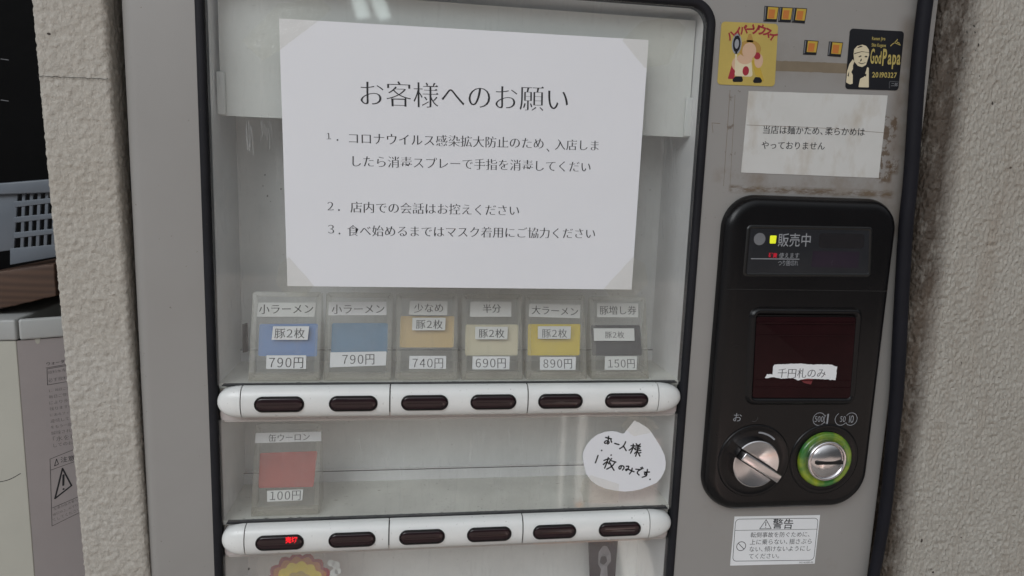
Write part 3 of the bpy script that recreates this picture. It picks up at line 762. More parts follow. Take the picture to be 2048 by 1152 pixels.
# clear pane in front of it all (in three pieces, between the bars)
for a_, b_ in ((IT - .3, -294.7), (-325.5, -417.7), (-448.5, IB + .3)):
    mb = MB(); mb.box((IL + .3, 1.6, b_), (IR - .3, 3.4, a_), 'pane'); tag(mb.build('acrylic_pane', tm, smooth=0))

random.seed(21)
ap = front(1.5); mb = MB()
def scr_(u, v, du, dv, n, l0, l1, w=.35):
    for k in range(n):
        a = u + random.uniform(-du, du); b = v + random.uniform(-dv, dv); L = random.uniform(l0, l1)
        ribbon(mb, hits(ap, ((a, b), (a + L * .03 + random.uniform(-2, 2), b + L * .5), (a + L * .08 + random.uniform(-3, 3), b + L))), random.uniform(.15, w), ap, .05, 'scratch')
scr_(497, 250, 6, 10, 9, 25, 60, .7); scr_(532, 252, 12, 10, 9, 15, 45, .6); scr_(1338, 285, 16, 12, 12, 15, 60, .5); scr_(1340, 400, 18, 60, 8, 10, 40, .4); scr_(550, 250, 60, 30, 10, 10, 30, .4)
scr_(700, 900, 180, 40, 14, 8, 30, .35); scr_(1050, 900, 160, 50, 12, 8, 40, .35); scr_(470, 500, 30, 150, 10, 8, 30, .35)
tag(mb.build('scratches', tm, smooth=0), kind='stuff')
# ------------------------------------------------------------------ payment panel
PP = front(0); PX = 375.5
pp_px = [(1403, 1010), (1745, 1010), (1783, 393), (1437, 393)]
base = rect(375.0, -418.5, 541.5, -122.6)
bR = [36, 36, 28, 30]
po = rpoly(base, bR, 12)
mb = MB(); mb.shell(PP, lambda t: inset(po, t), [(0, -1), (0, 2), (.8, 5), (2.4, 8), (5, 10.2), (8, 11.2), (11, 11.5)], 'black', True)
pay = mb.build('payment_panel', tm, smooth=60)
PT = front(-11.5)
# upper hood, a little prouder, with a lip at its lower edge
up = rpoly([Vector((376, -206.5)), Vector((540.5, -206.5)), Vector((540, -124.5)), Vector((376.5, -124.5))], [2, 2, 27, 29], 12)
mb = MB(); ribbon(mb, [Vector((380.5, -206)), Vector((460, -206)), Vector((536, -206))], .8, front(-11.5), .05, 'slot', False); mb.build('hood_seam', pay, smooth=0)
PH = front(-11.6)
# display window
scr = hits(PH, ((1493, 546), (1736, 547), (1739, 461), (1501, 457)))
mb = MB(); mb.shell(PH, lambda t: inset(rpoly(inset(scr, -2.6), 3.5, 5), t), [(-1.2, -.5), (0, .5), (1, .9), (2, .6), (2.8, -.1), (3.4, -.2)], 'blackrim', False)
mb.prism(PH, inset(scr, -.4), -.6, .06, 'screen')
ds = mb.build('display_window', tm, smooth=50)
mb = MB()
mb.prism(PH, rpoly(hits(PH, ((1637, 496), (1728, 497), (1729, 468), (1639, 466))), 3.2), .08, .16, 'screendk')
mb.prism(PH, hits(PH, ((1622, 534), (1716, 536), (1719, 503), (1626, 502))), .08, .16, 'screenpp')
mb.build('unlit_segment', ds, smooth=0)
mb = MB(); mb.prism(PH, circ(PH.hit(1519, 478), 5.4), .08, .35, 'sensor'); mb.build('sensor', ds, smooth=0)
mb = MB(); mb.prism(PH, rpoly(hits(PH, ((1539, 487), (1551, 487), (1553, 471), (1540, 471))), .8), .08, .5, 'lamp_y'); tag(mb.build('status_lamp', ds, bev=.2), 'lit yellow lamp')
mb = MB()
write(mb, '販売中', PH, .25, (1556, 480), (1621, 480), 'lettergrey', (-.004, -.004, False), 1.18)
write(mb, '使えます', PH, .25, (1558, 511), (1598, 511), 'lettergrey', SANS, 1.12)
write(mb, 'つり銭切れ', PH, .25, (1556, 526), (1596, 526), 'lettergrey', SANS, 1.4)
ribbon(mb, hits(PH, ((1502, 517.3), (1598, 518.3))), .7, PH, .25, 'lettergrey', False)
write(mb, '硬貨', PH, .25, (1537, 510), (1554, 511), 'lamp_rd', (-.03, -.03, False), 1.1)
mb.build('lettering', ds, smooth=0)
# bill slot: raised rounded frame, smoked red cover with ribs
fr_ = hits(PT, ((1492, 806), (1706, 806), (1722, 618), (1502, 616)))
frp = rpoly(fr_, 8, 8)
mb = MB(); mb.shell(PT, lambda t: inset(frp, t), [(-2, -.6), (-.5, 1.2), (1.2, 3.2), (3, 3.4), (5, 1.6), (6.5, -.2), (9, -.3)], 'black', False)
bs = mb.build('bill_slot', tm, smooth=60)
cv = hits(PT, ((1503, 794), (1697, 795), (1709, 634), (1511, 633)))
mb = MB(); mb.prism(PT, rpoly(cv, 2, 4), -.6, 2.2, 'billred')
cl, cb = cv[0], cv[3]
hz_ = cv[3].y - cv[0].y
for k, fz in enumerate((.93, .78, .22, .13)):
    a_ = cv[0].lerp(cv[3], fz); b_ = cv[1].lerp(cv[2], fz)
    mb.prism(PT, [a_ + Vector((1, -.7)), b_ + Vector((-1, -.7)), b_ + Vector((-1, .7)), a_ + Vector((1, .7))], 2.2, 3.4 if k == 0 else 2.6, 'billred')
mb.build('smoked_cover', bs, bev=.5)
# return lever: dished recess, cut metal disc with a bar across
LC = PT.hit(1507, 921)
mb = MB(); cc = lambda r: circ(LC, r, 56)
mb.loops([[PT.p(q, o) for q in cc(r)] for r, o in ((35.5, -.2), (35, 1.0), (34, 1.6), (32.5, 1.2), (29, -.1 + .4), (26, .35), (24.5, .35))], 'black', False, True)
rl = mb.build('return_lever', tm, smooth=60)
R0 = 22.5; ang = math.radians(-32)
ex2 = Vector((math.cos(ang), math.sin(ang))); ez2 = Vector((-ex2.y, ex2.x)); KC = LC + Vector((-.5, -.8))
mb = MB()
for sgn in (1, -1):
    arc = []
    h0 = 5.2
    a0 = math.asin(h0 / R0)
    for k in range(25):
        a_ = a0 + (math.pi - 2 * a0) * k / 24; arc.append(KC + ex2 * (R0 * math.cos(a_)) + ez2 * (sgn * R0 * math.sin(a_)))
    ctr = KC + ez2 * (sgn * h0)
    n = len(arc)
    # cone: low at the bar, high at the rim
    mb.loops([[PT.p(q, .3) for q in arc], [PT.p(q, 6.5) for q in arc], [PT.p(KC + (q - KC) * .96, 7) for q in arc], [PT.p(ctr + (q - ctr) * .05, 2.6) for q in arc]], 'chrome', False, True)
mb.build('cut_disc', rl, smooth=35)
mb = MB(); bp = [KC + ex2 * x + ez2 * z for x, z in ((-17, -4.2), (27.5, -4.2), (27.5, 4.0), (-17, 4.0))]
mb.prism(PT, bp, .4, 9.5, 'chrome'); mb.build('lever_bar', rl, bev=1.1)
mb = MB(); ar = [LC + Vector((math.cos(math.radians(a)), math.sin(math.radians(a)))) * 27.5 for a in range(84, 44, -4)]
ribbon(mb, ar, 1.6, PT, .45, 'lettergrey', False); mb.build('turn_mark', rl, smooth=0)
# coin slot: green ring round a chrome dome with a slit
CC = PT.hit(1648, 918)
mb = MB(); c2 = lambda r: circ(CC, r, 56)
mb.loops([[PT.p(q, o) for q in c2(r)] for r, o in ((35, -.2), (34.5, .8), (33, 1.2), (31, .8), (28, .2))], 'black', False, True)
cs = mb.build('coin_slot', tm, smooth=60)
mb = MB(); mb.loops([[PT.p(q, o) for q in c2(r)] for r, o in ((27, .2), (26.8, 2.4), (25.4, 3.8), (23.5, 4.0), (20.5, 3.0), (19.3, 2.4))], 'green', False, False); mb.build('green_ring', cs, smooth=70)
mb = MB(); mb.loops([[PT.p(q, o) for q in c2(r)] for r, o in ((19.8, .5), (19.6, 5.0), (18.8, 6.2), (17.6, 6.4), (16.6, 5.6), (16.2, 5.0), (15.6, 5.6), (13, 7.0), (9, 8.4), (5, 9.2), (1.5, 9.4))], 'chrome', False, True)
mb.prism(PT, rpoly([CC + Vector(p) for p in ((-13.5, -1.5), (13.5, -1.5), (13.5, 1.5), (-13.5, 1.5))], .6, 3), 5, 9.6, 'slot'); mb.build('chrome_dome', cs, smooth=60)
# printing on the payment panel
mb = MB()
write(mb, 'お', PT, .2, (1467, 834), (1483, 835), 'lettergrey', SANS)
ribbon(mb, hits(PT, ((1504, 842), (1509, 843), (1514, 839), (1515, 835))), .8, PT, .2, 'screen', False)
mb.build('return_printing', pay, smooth=0); mb = MB()
def ringline(c, r, a0, a1, w=.55): ribbon(mb, [c + Vector((math.cos(math.radians(a0 + (a1 - a0) * k / 20)), math.sin(math.radians(a0 + (a1 - a0) * k / 20)))) * r for k in range(21)], w, PT, .2, 'lettergrey', False)
c5, c1, c50, c10 = (PT.hit(u, 838) for u in (1638, 1660, 1682, 1702))
ringline(c5, 6.1, 30, 330); ringline(c1, 6.1, 140, 220); ringline(c50, 6.1, 120, 320); ringline(c10, 6.1, -145, 145)
write(mb, '500', PT, .2, (1629.5, 838), (1647, 838), 'lettergrey', SANS, 1.3, .34); write(mb, '1', PT, .2, (1653.5, 838), (1656.5, 838), 'lettergrey', SANS, .9, .34)
write(mb, '50', PT, .2, (1680, 838), (1691, 838), 'lettergrey', SANS, 1.3, .34); write(mb, '10', PT, .2, (1698, 838), (1707, 838), 'lettergrey', SANS, 1.4, .34)
mb.build('coin_printing', pay, smooth=0)
# brown tape marks left on the front panel
mb = MB()
mb.prism(F0, ragged(hits(F0, ((1551, 121), (1694, 127), (1693, 147), (1550, 142))), .5, 3, 5), .0, .08, 'residue')
mb.build('tape_residue', tm, smooth=0); mb = MB()
for a_, b_, w in (((1424, 246), (1440, 247), .35), ((1447, 372), (1460, 180), .3), ((1460, 372), (1470, 190), .25), ((1424, 246), (1426, 265), .3)):
    ribbon(mb, hits(F0, (a_, b_)), w, F0, .06, 'residuedk')
mb.build('tape_line', tm, smooth=0)

# ------------------------------------------------------------------ power cable hanging across the machine's right edge
mb = MB(); CP = front(-8); pts = []
for u, v, r in ((1862, -60, 6.2), (1850, 10, 6.2), (1836, 140, 6.2), (1822, 350, 6.2), (1812, 450, 6.2), (1803, 600, 6.3), (1797, 720, 6.4), (1792, 800, 6.2), (1783, 900, 5.8), (1773, 1000, 5.6), (1761, 1080, 5.4), (1747, 1152, 5.2), (1722, 1260, 5.0)):
    pts.append((CP.p(CP.hit(u, v)), r))
P2 = []
for i in range(len(pts) - 1):
    for j in range(6):
        t = j / 6; p0, p1, p2, p3 = (pts[max(0, min(len(pts) - 1, i + k))][0] for k in (-1, 0, 1, 2))
        P2.append((0.5 * ((2 * p1) + (p2 - p0) * t + (2 * p0 - 5 * p1 + 4 * p2 - p3) * t * t + (3 * p1 - p0 - 3 * p2 + p3) * t ** 3), pts[i][1] * (1 - t) + pts[i + 1][1] * t))
mb.tube([p for p, r in P2], [r for p, r in P2], 'cable', 14)
tag(mb.build('power_cable', smooth=60), 'thick black power cable hanging down the right edge of the machine', 'cable')

# ================================================================== PAPERS AND STICKERS
NP = front(.9)
nt_px = [(575, 572), (1263, 579), (1297, 80), (558, 37)]
nq = hits(NP, nt_px)
no = empty('paper_notice', NP.p(nq[0]), 'large white printed notice taped to the sample window by its corners', 'notice')
sheet('paper', nq, NP, 0, .25, 'paper', no)
mb = MB()
def nw(s, a_, b_, hs=1.0, st=MIN): write(mb, s, NP, .4, a_, b_, 'ink', st, hs)
nw('お客様へのお願い', (721, 186), (1136, 199), 1.02, (0.002, 0.023, True))
nw('１', (653, 272), (662, 272), 1.0); ribbon(mb, [NP.hit(675, 280)], 1.1, NP, .4, 'ink')
nw('コロナウイルス感染拡大防止のため', (698, 276), (1087, 287), 1.0)
nw('、', (1093, 293), (1099, 293.4), 1.0, MIN); nw('入店しま', (1110, 289), (1197, 291), 1.0)
nw('したら消毒スプレーで手指を消毒してくだい', (705, 322), (1181, 334), 1.0)
nw('２', (655, 412), (667, 412), 1.0); ribbon(mb, [NP.hit(678, 420)], 1.1, NP, .4, 'ink')
nw('店内での会話はお控えください', (701, 414), (1038, 421), 1.0)
nw('３', (656, 458), (668, 458), 1.0); ribbon(mb, [NP.hit(679, 467)], 1.1, NP, .4, 'ink')
nw('食べ始めるまではマスク着用にご協力ください', (695, 461), (1190, 467), 1.0)
mb.build('lettering', no, smooth=0)
for px in ([(562, 98), (526, 122), (484, 82), (556, 8), (640, -4), (664, 18), (636, 43)], [(1244, 81), (1289, 136), (1336, 128), (1372, 56), (1344, 32), (1280, 45)],
           [(578, 514), (628, 571), (612, 592), (578, 594), (552, 566), (558, 530)], [(1207, 577), (1265, 514), (1290, 528), (1296, 566), (1262, 598), (1222, 594)]):
    film('corner_tape', ragged(hits(NP, px), .5, 4, px[0][0]), NP, .55, 'tape', no)

# speech-bubble note, written by hand
bub = [(718, 66), (770, 88), (850, 135), (910, 185), (975, 285), (1040, 390), (1085, 485), (1100, 570), (1095, 650), (1070, 710), (1035, 770), (990, 820), (900, 860), (800, 898), (700, 920), (600, 927), (480, 915), (370, 893), (270, 850), (190, 790), (135, 710), (105, 600), (92, 500), (97, 450), (140, 360), (200, 290), (270, 238), (360, 204), (450, 194), (510, 202), (560, 220), (592, 224), (640, 165)]
def hp(p): return (1150 + p[0] / 6.065, 830 + p[1] / 6.065)
hn = empty('handwritten_note', NP.p(NP.hit(1250, 980)), 'white speech bubble paper with black handwriting, taped on the window above the lower button bar', 'note')
bq = hits(NP, [hp(p) for p in bub]); sheet('paper', rpoly(bq, 1.0, 2), NP, 0, .25, 'paper', hn)
ST = [[(370, 270), (405, 280), (440, 288)], [(405, 258), (402, 300), (388, 335), (362, 341), (357, 326), (380, 310), (405, 318), (412, 335), (395, 350)], [(433, 300), (442, 328)],
      [(480, 343), (505, 350), (532, 357)], [(612, 322), (600, 352), (575, 385), (540, 406)], [(585, 372), (600, 398), (619, 430)],
      [(678, 370), (726, 374)], [(705, 352), (698, 405), (672, 462)], [(702, 385), (680, 408), (655, 425)], [(706, 392), (728, 412)],
      [(740, 346), (750, 362)], [(790, 350), (774, 368)], [(733, 374), (792, 380)], [(735, 396), (782, 402)], [(727, 418), (797, 428)], [(764, 364), (756, 430), (733, 498)], [(757, 440), (785, 495)], [(797, 453), (768, 462)], [(748, 438), (722, 464)],
      [(322, 428)], [(437, 484)], [(908, 778)], [(278, 488), (262, 535), (246, 577)],
      [(350, 550), (385, 536), (418, 530)], [(402, 516), (386, 572), (358, 642)], [(386, 562), (342, 598)], [(390, 568), (412, 590)],
      [(442, 526), (415, 566)], [(425, 548), (494, 570)], [(482, 574), (445, 620), (384, 654)], [(422, 578), (445, 625), (472, 668)],
      [(562, 618), (552, 648), (537, 652), (531, 632), (552, 614), (584, 618), (593, 640), (574, 666)],
      [(622, 620), (650, 622), (640, 650), (622, 672), (613, 660), (640, 655), (690, 678), (714, 686)], [(692, 644), (682, 682), (660, 713)],
      [(737, 655), (792, 661)], [(792, 661), (762, 680), (755, 704), (776, 726)], [(797, 638), (806, 655)], [(812, 631), (823, 647)],
      [(838, 690), (902, 690)], [(876, 658), (871, 700), (856, 724), (841, 714), (852, 700), (868, 706), (864, 735), (814, 753)]]
mb = MB()
for s_ in ST: ribbon(mb, hits(NP, [hp(p) for p in s_]), 1.3, NP, .4, 'marker')
mb.build('handwriting', hn, smooth=0)
for px in ([(1242, 852), (1262, 826), (1300, 836), (1318, 856), (1296, 866), (1268, 872)], [(1166, 958), (1182, 950), (1238, 968), (1236, 1006), (1168, 1004), (1160, 980)]):
    film('tape_piece', ragged(hits(NP, px), .6, 3, px[0][0]), NP, .55, 'tape', hn)

# gold sticker
SP = front(-.15)
def stk(name, px, r, mat, label, th=.3):
    q = hits(SP, px); e = empty(name, SP.p(q[0]), label, 'sticker'); sheet('backing', rpoly(q, r, 5), SP, 0, th, mat, e); return e
gs = stk('round_cornered_sticker', [(1434, 169), (1549, 173), (1556, 48), (1443, 43)], 3.2, 'gold', 'gold foil sticker with a robed figure under red lettering, beside the window')
mb = MB()
chars = 'ハイパーソウスイ'
arcp = [(1462, 71), (1475, 65), (1487, 60), (1500, 58.5), (1510, 58.5), (1523, 60), (1535, 65), (1545, 72)]
for i, ch in enumerate(chars):
    c_ = SP.hit(*arcp[i]); a_ = math.radians(32 - i * 9.2); dx = Vector((math.cos(a_), math.sin(a_))) * 3.5
    write(mb, ch, SP, .5, c_ - dx, c_ + dx, 'redink', (-.045, -.045, False), 1.15 if ch != 'ー' else .9, isqw=True)
mb.build('lettering', gs, smooth=0)
# plain stand-in picture: a hat, a robe, a fan, no face
mb = MB()
def sp(px, off, mat, r=1.0):
    mb.prism(SP, rpoly(hits(SP, px), r, 4) if r else hits(SP, px), .3, .3 + off, mat)
def el(u, v, ru, rv, off, mat):
    c_ = SP.hit(u, v); mb.prism(SP, circ(c_, ru * .49, 24, rv * .49), .3, .3 + off, mat)
sp([(1455, 158), (1468, 158), (1472, 125), (1464, 128)], .1, 'redink', .8); sp([(1529, 166), (1510, 150), (1503, 120), (1514, 122), (1520, 135)], .1, 'yellow', .8)
sp([(1468, 152), (1505, 154), (1502, 118), (1474, 118)], .14, 'cream', 2)
el(1473, 128, 9, 11, .12, 'skin'); el(1517, 122, 8, 12, .12, 'skin'); el(1489, 118, 14, 9, .16, 'skin')
el(1499, 98, 21, 15, .18, 'straw'); sp([(1492, 84), (1507, 85), (1502, 68), (1497, 68)], .18, 'straw', .8); el(1498, 102, 13, 14, .22, 'skin')
el(1473, 88, 9, 17, .2, 'lettergrey'); el(1473, 88, 7, 14, .23, 'stblack'); el(1473, 88, 4, 8, .26, 'lettergrey'); sp([(1470, 104), (1474, 104), (1472, 142), (1469, 142)], .2, 'cream', .2)
el(1514, 112, 6, 6, .2, 'redink'); el(1491, 142, 6, 8, .2, 'redink')
sp([(1460, 164), (1486, 164), (1484, 153), (1470, 153)], .2, 'stblack', 1.5); sp([(1503, 166), (1526, 166), (1520, 155), (1510, 154)], .2, 'stblack', 1.5)
mb.build('picture', gs, smooth=0)
# black sticker
bk_ = stk('portrait_sticker', [(1690, 178), (1796, 181), (1808, 63), (1700, 57)], 3.0, 'stblack', 'black sticker with gold lettering and a stencilled portrait, at the right edge of the machine')
mb = MB()
def b2(x, y): return (1680 + x / 7.68, 40 + y / 7.68)
write(mb, 'Ramen Jiro', SP, .45, b2(488, 283), b2(690, 288), 'goldink', BOLD, 1.5, .36); write(mb, 'Shin Kogane', SP, .45, b2(482, 383), b2(700, 390), 'goldink', BOLD, 1.6, .36)
write(mb, 'G', SP, .45, b2(464, 550), b2(524, 552), 'goldink', (-.02, -.02, False), 3.1, .36)
write(mb, 'od', SP, .45, b2(530, 588), b2(628, 590), 'goldink', (-.03, -.02, False), 2.6, .30)
write(mb, 'P', SP, .45, b2(650, 566), b2(712, 568), 'goldink', (-.03, -.02, False), 2.5, .36)
write(mb, 'apa', SP, .45, b2(730, 594), b2(925, 600), 'goldink', (-.03, -.02, False), 2.1, .27)
write(mb, '20190327', SP, .45, b2(490, 840), b2(868, 848), 'goldink', BOLD, 1.1, .36)
for qq in ([(772, 400), (800, 372), (835, 352)], [(835, 350), (870, 366), (920, 386)], [(835, 350), (870, 310), (878, 300)], [(870, 340), (910, 360)]): ribbon(mb, hits(SP, [b2(*p) for p in qq]), .7, SP, .45, 'goldink')
write(mb, '二郎', SP, .45, b2(780, 990), b2(880, 996), 'lettergrey', SANS)
ribbon(mb, hits(SP, [b2(*p) for p in ((752, 1050), (755, 965), (780, 945), (905, 955))]), .3, SP, .45, 'sensor', False)
mb.build('lettering', bk_, smooth=0)
mb = MB()
def bp_(pts, off, mat, r=.8): mb.prism(SP, rpoly(hits(SP, [b2(*p) for p in pts]), r, 3) if r else hits(SP, [b2(*p) for p in pts]), .3, .3 + off, mat)
bp_([(205, 520), (215, 640), (270, 705), (335, 725), (395, 690), (425, 600), (442, 540), (440, 460), (400, 400), (340, 380), (260, 400), (215, 450)], .1, 'cream', .6)
bp_([(90, 960), (150, 990), (190, 980), (195, 700), (215, 640), (195, 600), (140, 680), (105, 790)], .1, 'cream', .5)
bp_([(280, 1032), (438, 1036), (438, 740), (415, 720), (370, 870), (305, 905)], .1, 'cream', .5)
for pts in ([(215, 525), (330, 490), (440, 505), (440, 500), (330, 482), (213, 512)], [(275, 570), (310, 545), (330, 555), (300, 572)], [(370, 565), (395, 548), (420, 565), (395, 578)], [(315, 600), (330, 595), (325, 630), (300, 640)],
            [(280, 650), (330, 668), (390, 650), (385, 660), (330, 680), (278, 660)], [(262, 420), (320, 395), (345, 410), (268, 432)], [(110, 860), (135, 790), (130, 870)], [(170, 800), (200, 740), (195, 850)], [(340, 820), (400, 830), (395, 870), (345, 850)], [(365, 770), (400, 760), (395, 790), (370, 795)], [(95, 985), (180, 990), (175, 1020), (95, 1010)]):
    bp_(pts, .16, 'stblack', 0)
mb.build('portrait', bk_, smooth=0)
# small square stickers: orange square in a gold frame with a dark corner shade
SQ = [((1527, 43), (1553, 44), (1558, 14), (1529, 12)), ((1556, 44), (1581, 45), (1586, 15.5), (1559, 14)), ((1583, 45), (1609, 47), (1614, 17), (1587, 15.5)), ((1606, 109), (1632, 110), (1637, 82), (1609, 80)), ((1655, 112), (1681, 114), (1686, 85), (1658, 83))]
LB = ['small square orange sticker with gold frame, leftmost of the row of three at the top', 'small square orange sticker with gold frame, middle of the row of three at the top', 'small square orange sticker with gold frame, rightmost of the row of three at the top',
      'small lone orange square sticker below the row of three, nearer the gold sticker', 'small lone orange square sticker nearest the black portrait sticker']
for px, lb in zip(SQ, LB):
    q = hits(SP, px); e = tag(empty('square_sticker', SP.p(q[0]), lb, 'sticker'), group='small orange square stickers')
    sheet('backing', q, SP, 0, .25, 'stblack', e)
    def bl(u, v): return q[0].lerp(q[1], u).lerp(q[3].lerp(q[2], u), v)
    sheet('frame', [bl(.24, .18), bl(.95, .18), bl(.95, .95), bl(.24, .95)], SP, .27, .1, 'yellow', e)
    sheet('centre', [bl(.30, .22), bl(.76, .22), bl(.76, .80), bl(.30, .80)], SP, .4, .1, 'orange', e)
    sheet('edge_shine', [bl(.03, .06), bl(.10, .10), bl(.12, .94), bl(.04, .97)], SP, .27, .1, 'sensor', e)
# noodle notice
q = hits(SP, [(1482, 345), (1757, 356), (1775, 191), (1497, 182)])
nn = empty('small_notice', SP.p(q[0]), 'stained small white notice above the black payment panel', 'notice')
sheet('paper', ragged(q, .25, 6, 2), SP, 0, .25, 'oldpaper', nn)
mb = MB(); write(mb, '当店は麺かため、柔らかめは', SP, .4, (1526, 259), (1729, 264), 'ink', (-.006, .004, True)); write(mb, 'やっておりません', SP, .4, (1523, 290), (1649, 292), 'ink', (-.006, .004, True))
mb.build('lettering', nn, smooth=0)
mb = MB(); ribbon(mb, hits(SP, ((1493, 250), (1640, 256), (1760, 265), (1778, 266))), .28, SP, .35, 'residuedk', False); mb.build('tape_line', nn, smooth=0)
# warning sticker
q = hits(SP, [(1460, 1131), (1629, 1127), (1640, 1030), (1469, 1033)])
wl = empty('warning_sticker', SP.p(q[0]), 'white printed warning sticker below the black payment panel', 'sticker'); sheet('backing', q, SP, 0, .25, 'label', wl)
mb = MB()
fr = rpoly(hits(SP, [(1465, 1122), (1627, 1120), (1636, 1036), (1471, 1038)]), 4, 6)
for i in range(len(fr)): ribbon(mb, [fr[i], fr[(i + 1) % len(fr)]], .5, SP, .35, 'ink', False)
ribbon(mb, hits(SP, ((1470, 1060.5), (1634, 1058))), .4, SP, .35, 'ink', False)
write(mb, '警告', SP, .35, (1545, 1047), (1586, 1047.5), 'ink', (-.008, -.008, False), .98)
for i, (s, x1) in enumerate((('転倒事故を防ぐために、', 1619), ('上に乗らない、揺さぶら', 1623), ('ない、傾けないようにし', 1621), ('てください。', 1558))):
    write(mb, s, SP, .35, (1501 - i * 1.2, 1069.5 + i * 14.2), (x1, 1068 + i * 14 + (1.0 if i == 3 else 0)), 'ink', SANS)
tri = [(1532, 1039), (1542, 1057), (1519, 1057.5)]
for i in range(3): ribbon(mb, hits(SP, (tri[i], tri[(i + 1) % 3])), .6, SP, .35, 'ink', False)
ribbon(mb, hits(SP, ((1531.5, 1044), (1531, 1051))), .8, SP, .35, 'ink', False); ribbon(mb, [SP.hit(1531, 1054.3)], .7, SP, .35, 'ink')
cx_ = SP.hit(1482, 1092); cp_ = circ(cx_, 4.6, 28)
for i in range(28): ribbon(mb, [cp_[i], cp_[(i + 1) % 28]], .6, SP, .35, 'ink', False)
ribbon(mb, [cx_ + Vector((-3.2, 3.2)), cx_ + Vector((3.2, -3.2))], .6, SP, .35, 'ink', False)
write(mb, '3021-62080-00', SP, .35, (1598, 1124.5), (1626, 1124), 'ink', SANS, 1, .36)
mb.build('printing', wl, smooth=0)
# torn label on the smoked cover
TP = front(-13.9 - .15)
q = hits(TP, [(1530, 756), (1534, 748), (1545, 749), (1546, 733), (1549, 729), (1600, 727), (1622, 729), (1664, 729), (1669, 732), (1674, 733), (1671, 760), (1640, 758), (1612, 757), (1596, 761), (1586, 756), (1560, 757), (1548, 754)])
tl = empty('torn_label', TP.p(q[0]), 'torn white printed label on the dark red bill slot cover', 'label')
sheet('paper', ragged(q, .55, 1.3, 9), TP, 0, .25, 'label', tl)
mb = MB(); write(mb, '千円札のみ', TP, .4, (1555, 746), (1651, 746), 'ink', (.006, .014, True)); mb.build('lettering', tl, smooth=0)
mb = MB(); mb.prism(TP, hits(TP, [(1596, 756), (1626, 758), (1622, 769), (1608, 766)]), -.1, .05, 'billredl'); mb.build('red_scrap', tl, smooth=0)

# ================================================================== TICKET HOLDERS
def slant(zt): return Plane((0, 13, zt + .4), (1, 0, 0), (0, .31, .951))
def holder(zt, u0, u1, vmid, Hh, card, cardmat, labels, lab, first=None, grp='clear ticket holders on the upper shelf'):
    pl = slant(zt); x0 = pl.hit(u0, vmid).x; x1 = pl.hit(u1, vmid).x
    e = tag(empty('ticket_holder', pl.p(Vector(((x0 + x1) / 2, 0))), lab, 'ticket holder'), group=grp)
    mb = MB()
    mb.prism(pl, rpoly(rect(x0, 0, x1, Hh), 2.5, 4), -1.8, 0, 'holder')
    # raised border, foot and side cheeks
    o_ = rpoly(rect(x0, 0, x1, Hh), 2.5, 4); i_ = inset(o_, 4.2)
    mb.loops([[pl.p(q, .02) for q in o_], [pl.p(q, 1.6) for q in o_], [pl.p(q, 1.6) for q in i_], [pl.p(q, .02) for q in i_]], 'holder_edge')
    mb.build('clear_cover', e, smooth=30)
    mb = MB()
    for xa, xb in ((x0 - .6, x0 - .1), (x1 + .1, x1 + .6)):
        mb.add([(xa, 13, zt + .2), (xa, 13 + .325 * Hh * .94, zt + Hh * .95), (xa, 13 + 30, zt + .2), (xb, 13, zt + .2), (xb, 13 + .325 * Hh * .94, zt + Hh * .95), (xb, 13 + 30, zt + .2)], [(0, 1, 2), (3, 5, 4), (0, 3, 4, 1), (1, 4, 5, 2), (0, 2, 5, 3)], 'holder_edge')
    mb.box((x0, 11.6, zt + .15), (x1, 16, zt + 7), 'holder_edge'); mb.build('foot', e, smooth=0)
    if card:
        P3 = pl.back(2.6); mb = MB(); mb.prism(P3, rpoly(hits(P3, card), 1.6, 4), -.4, 0, cardmat); mb.build('ticket', e, smooth=0)
    for nm, px, s, ta, tb, hs, mat, st in labels:
        if px: lb_ = sheet(nm, hits(pl, px), pl, 1.65, .15, mat, e)
        else: lb_ = e
        mb = MB(); write(mb, s, pl, 1.95, ta, tb, 'ink' if st else 'inkgrey', (-.004, .008, True), hs); mb.build('lettering', lb_, smooth=0)
    return e
Q = lambda a, b, c, d: [a, b, c, d]
L_, D_ = 'label', 'labeldim'
holder(-294.8, 502, 641, 680, 77, [(516, 712), (634, 713), (636, 647), (519, 648)], 'c_blue', [
    ('name_label', [(515, 634), (629, 634), (633, 606), (517, 606)], '小ラーメン', (519, 619), (627, 618), 1, D_, 1),
    ('portion_label', [(544, 680), (616, 680), (619, 653), (547, 653)], '豚２枚', (550, 667), (610, 667), 1, L_, 1),
    ('price_label', [(533, 738), (613, 738), (613, 711), (534, 711)], '７９０円', (539, 725), (607, 725), 1.15, L_, 1)], 'clear ticket holder with a bright blue ticket priced 790 yen, leftmost on the upper shelf')
holder(-294.8, 651, 783, 680, 77, [(662, 706), (775, 706), (776, 646), (664, 646)], 'c_teal', [
    ('name_label', [(657, 631), (773, 631), (773, 604), (658, 605)], '小ラーメン', (664, 619), (769, 618), 1, L_, 1),
    ('price_label', [(660, 735), (772, 731), (773, 703), (661, 705)], '７９０円', (685, 719), (749, 718), 1.15, L_, 1)], 'clear ticket holder with a plain steel blue ticket, second from left on the upper shelf')
holder(-294.8, 793, 914, 680, 77, [(799, 695), (907, 695), (909, 632), (801, 632)], 'c_tan', [
    ('name_label', [(818, 630), (894, 631), (895, 603), (820, 602)], '少なめ', (828, 617), (886, 616), 1, D_, 1),
    ('portion_label', [(824, 661), (890, 661), (891, 636), (825, 636)], '豚２枚', (832, 649), (885, 649), 1, D_, 1),
    ('price_label', [(818, 738), (892, 738), (892, 712), (819, 712)], '７４０円', (825, 726), (886, 726), 1.15, L_, 0)], 'clear ticket holder with a tan ticket priced 740 yen')
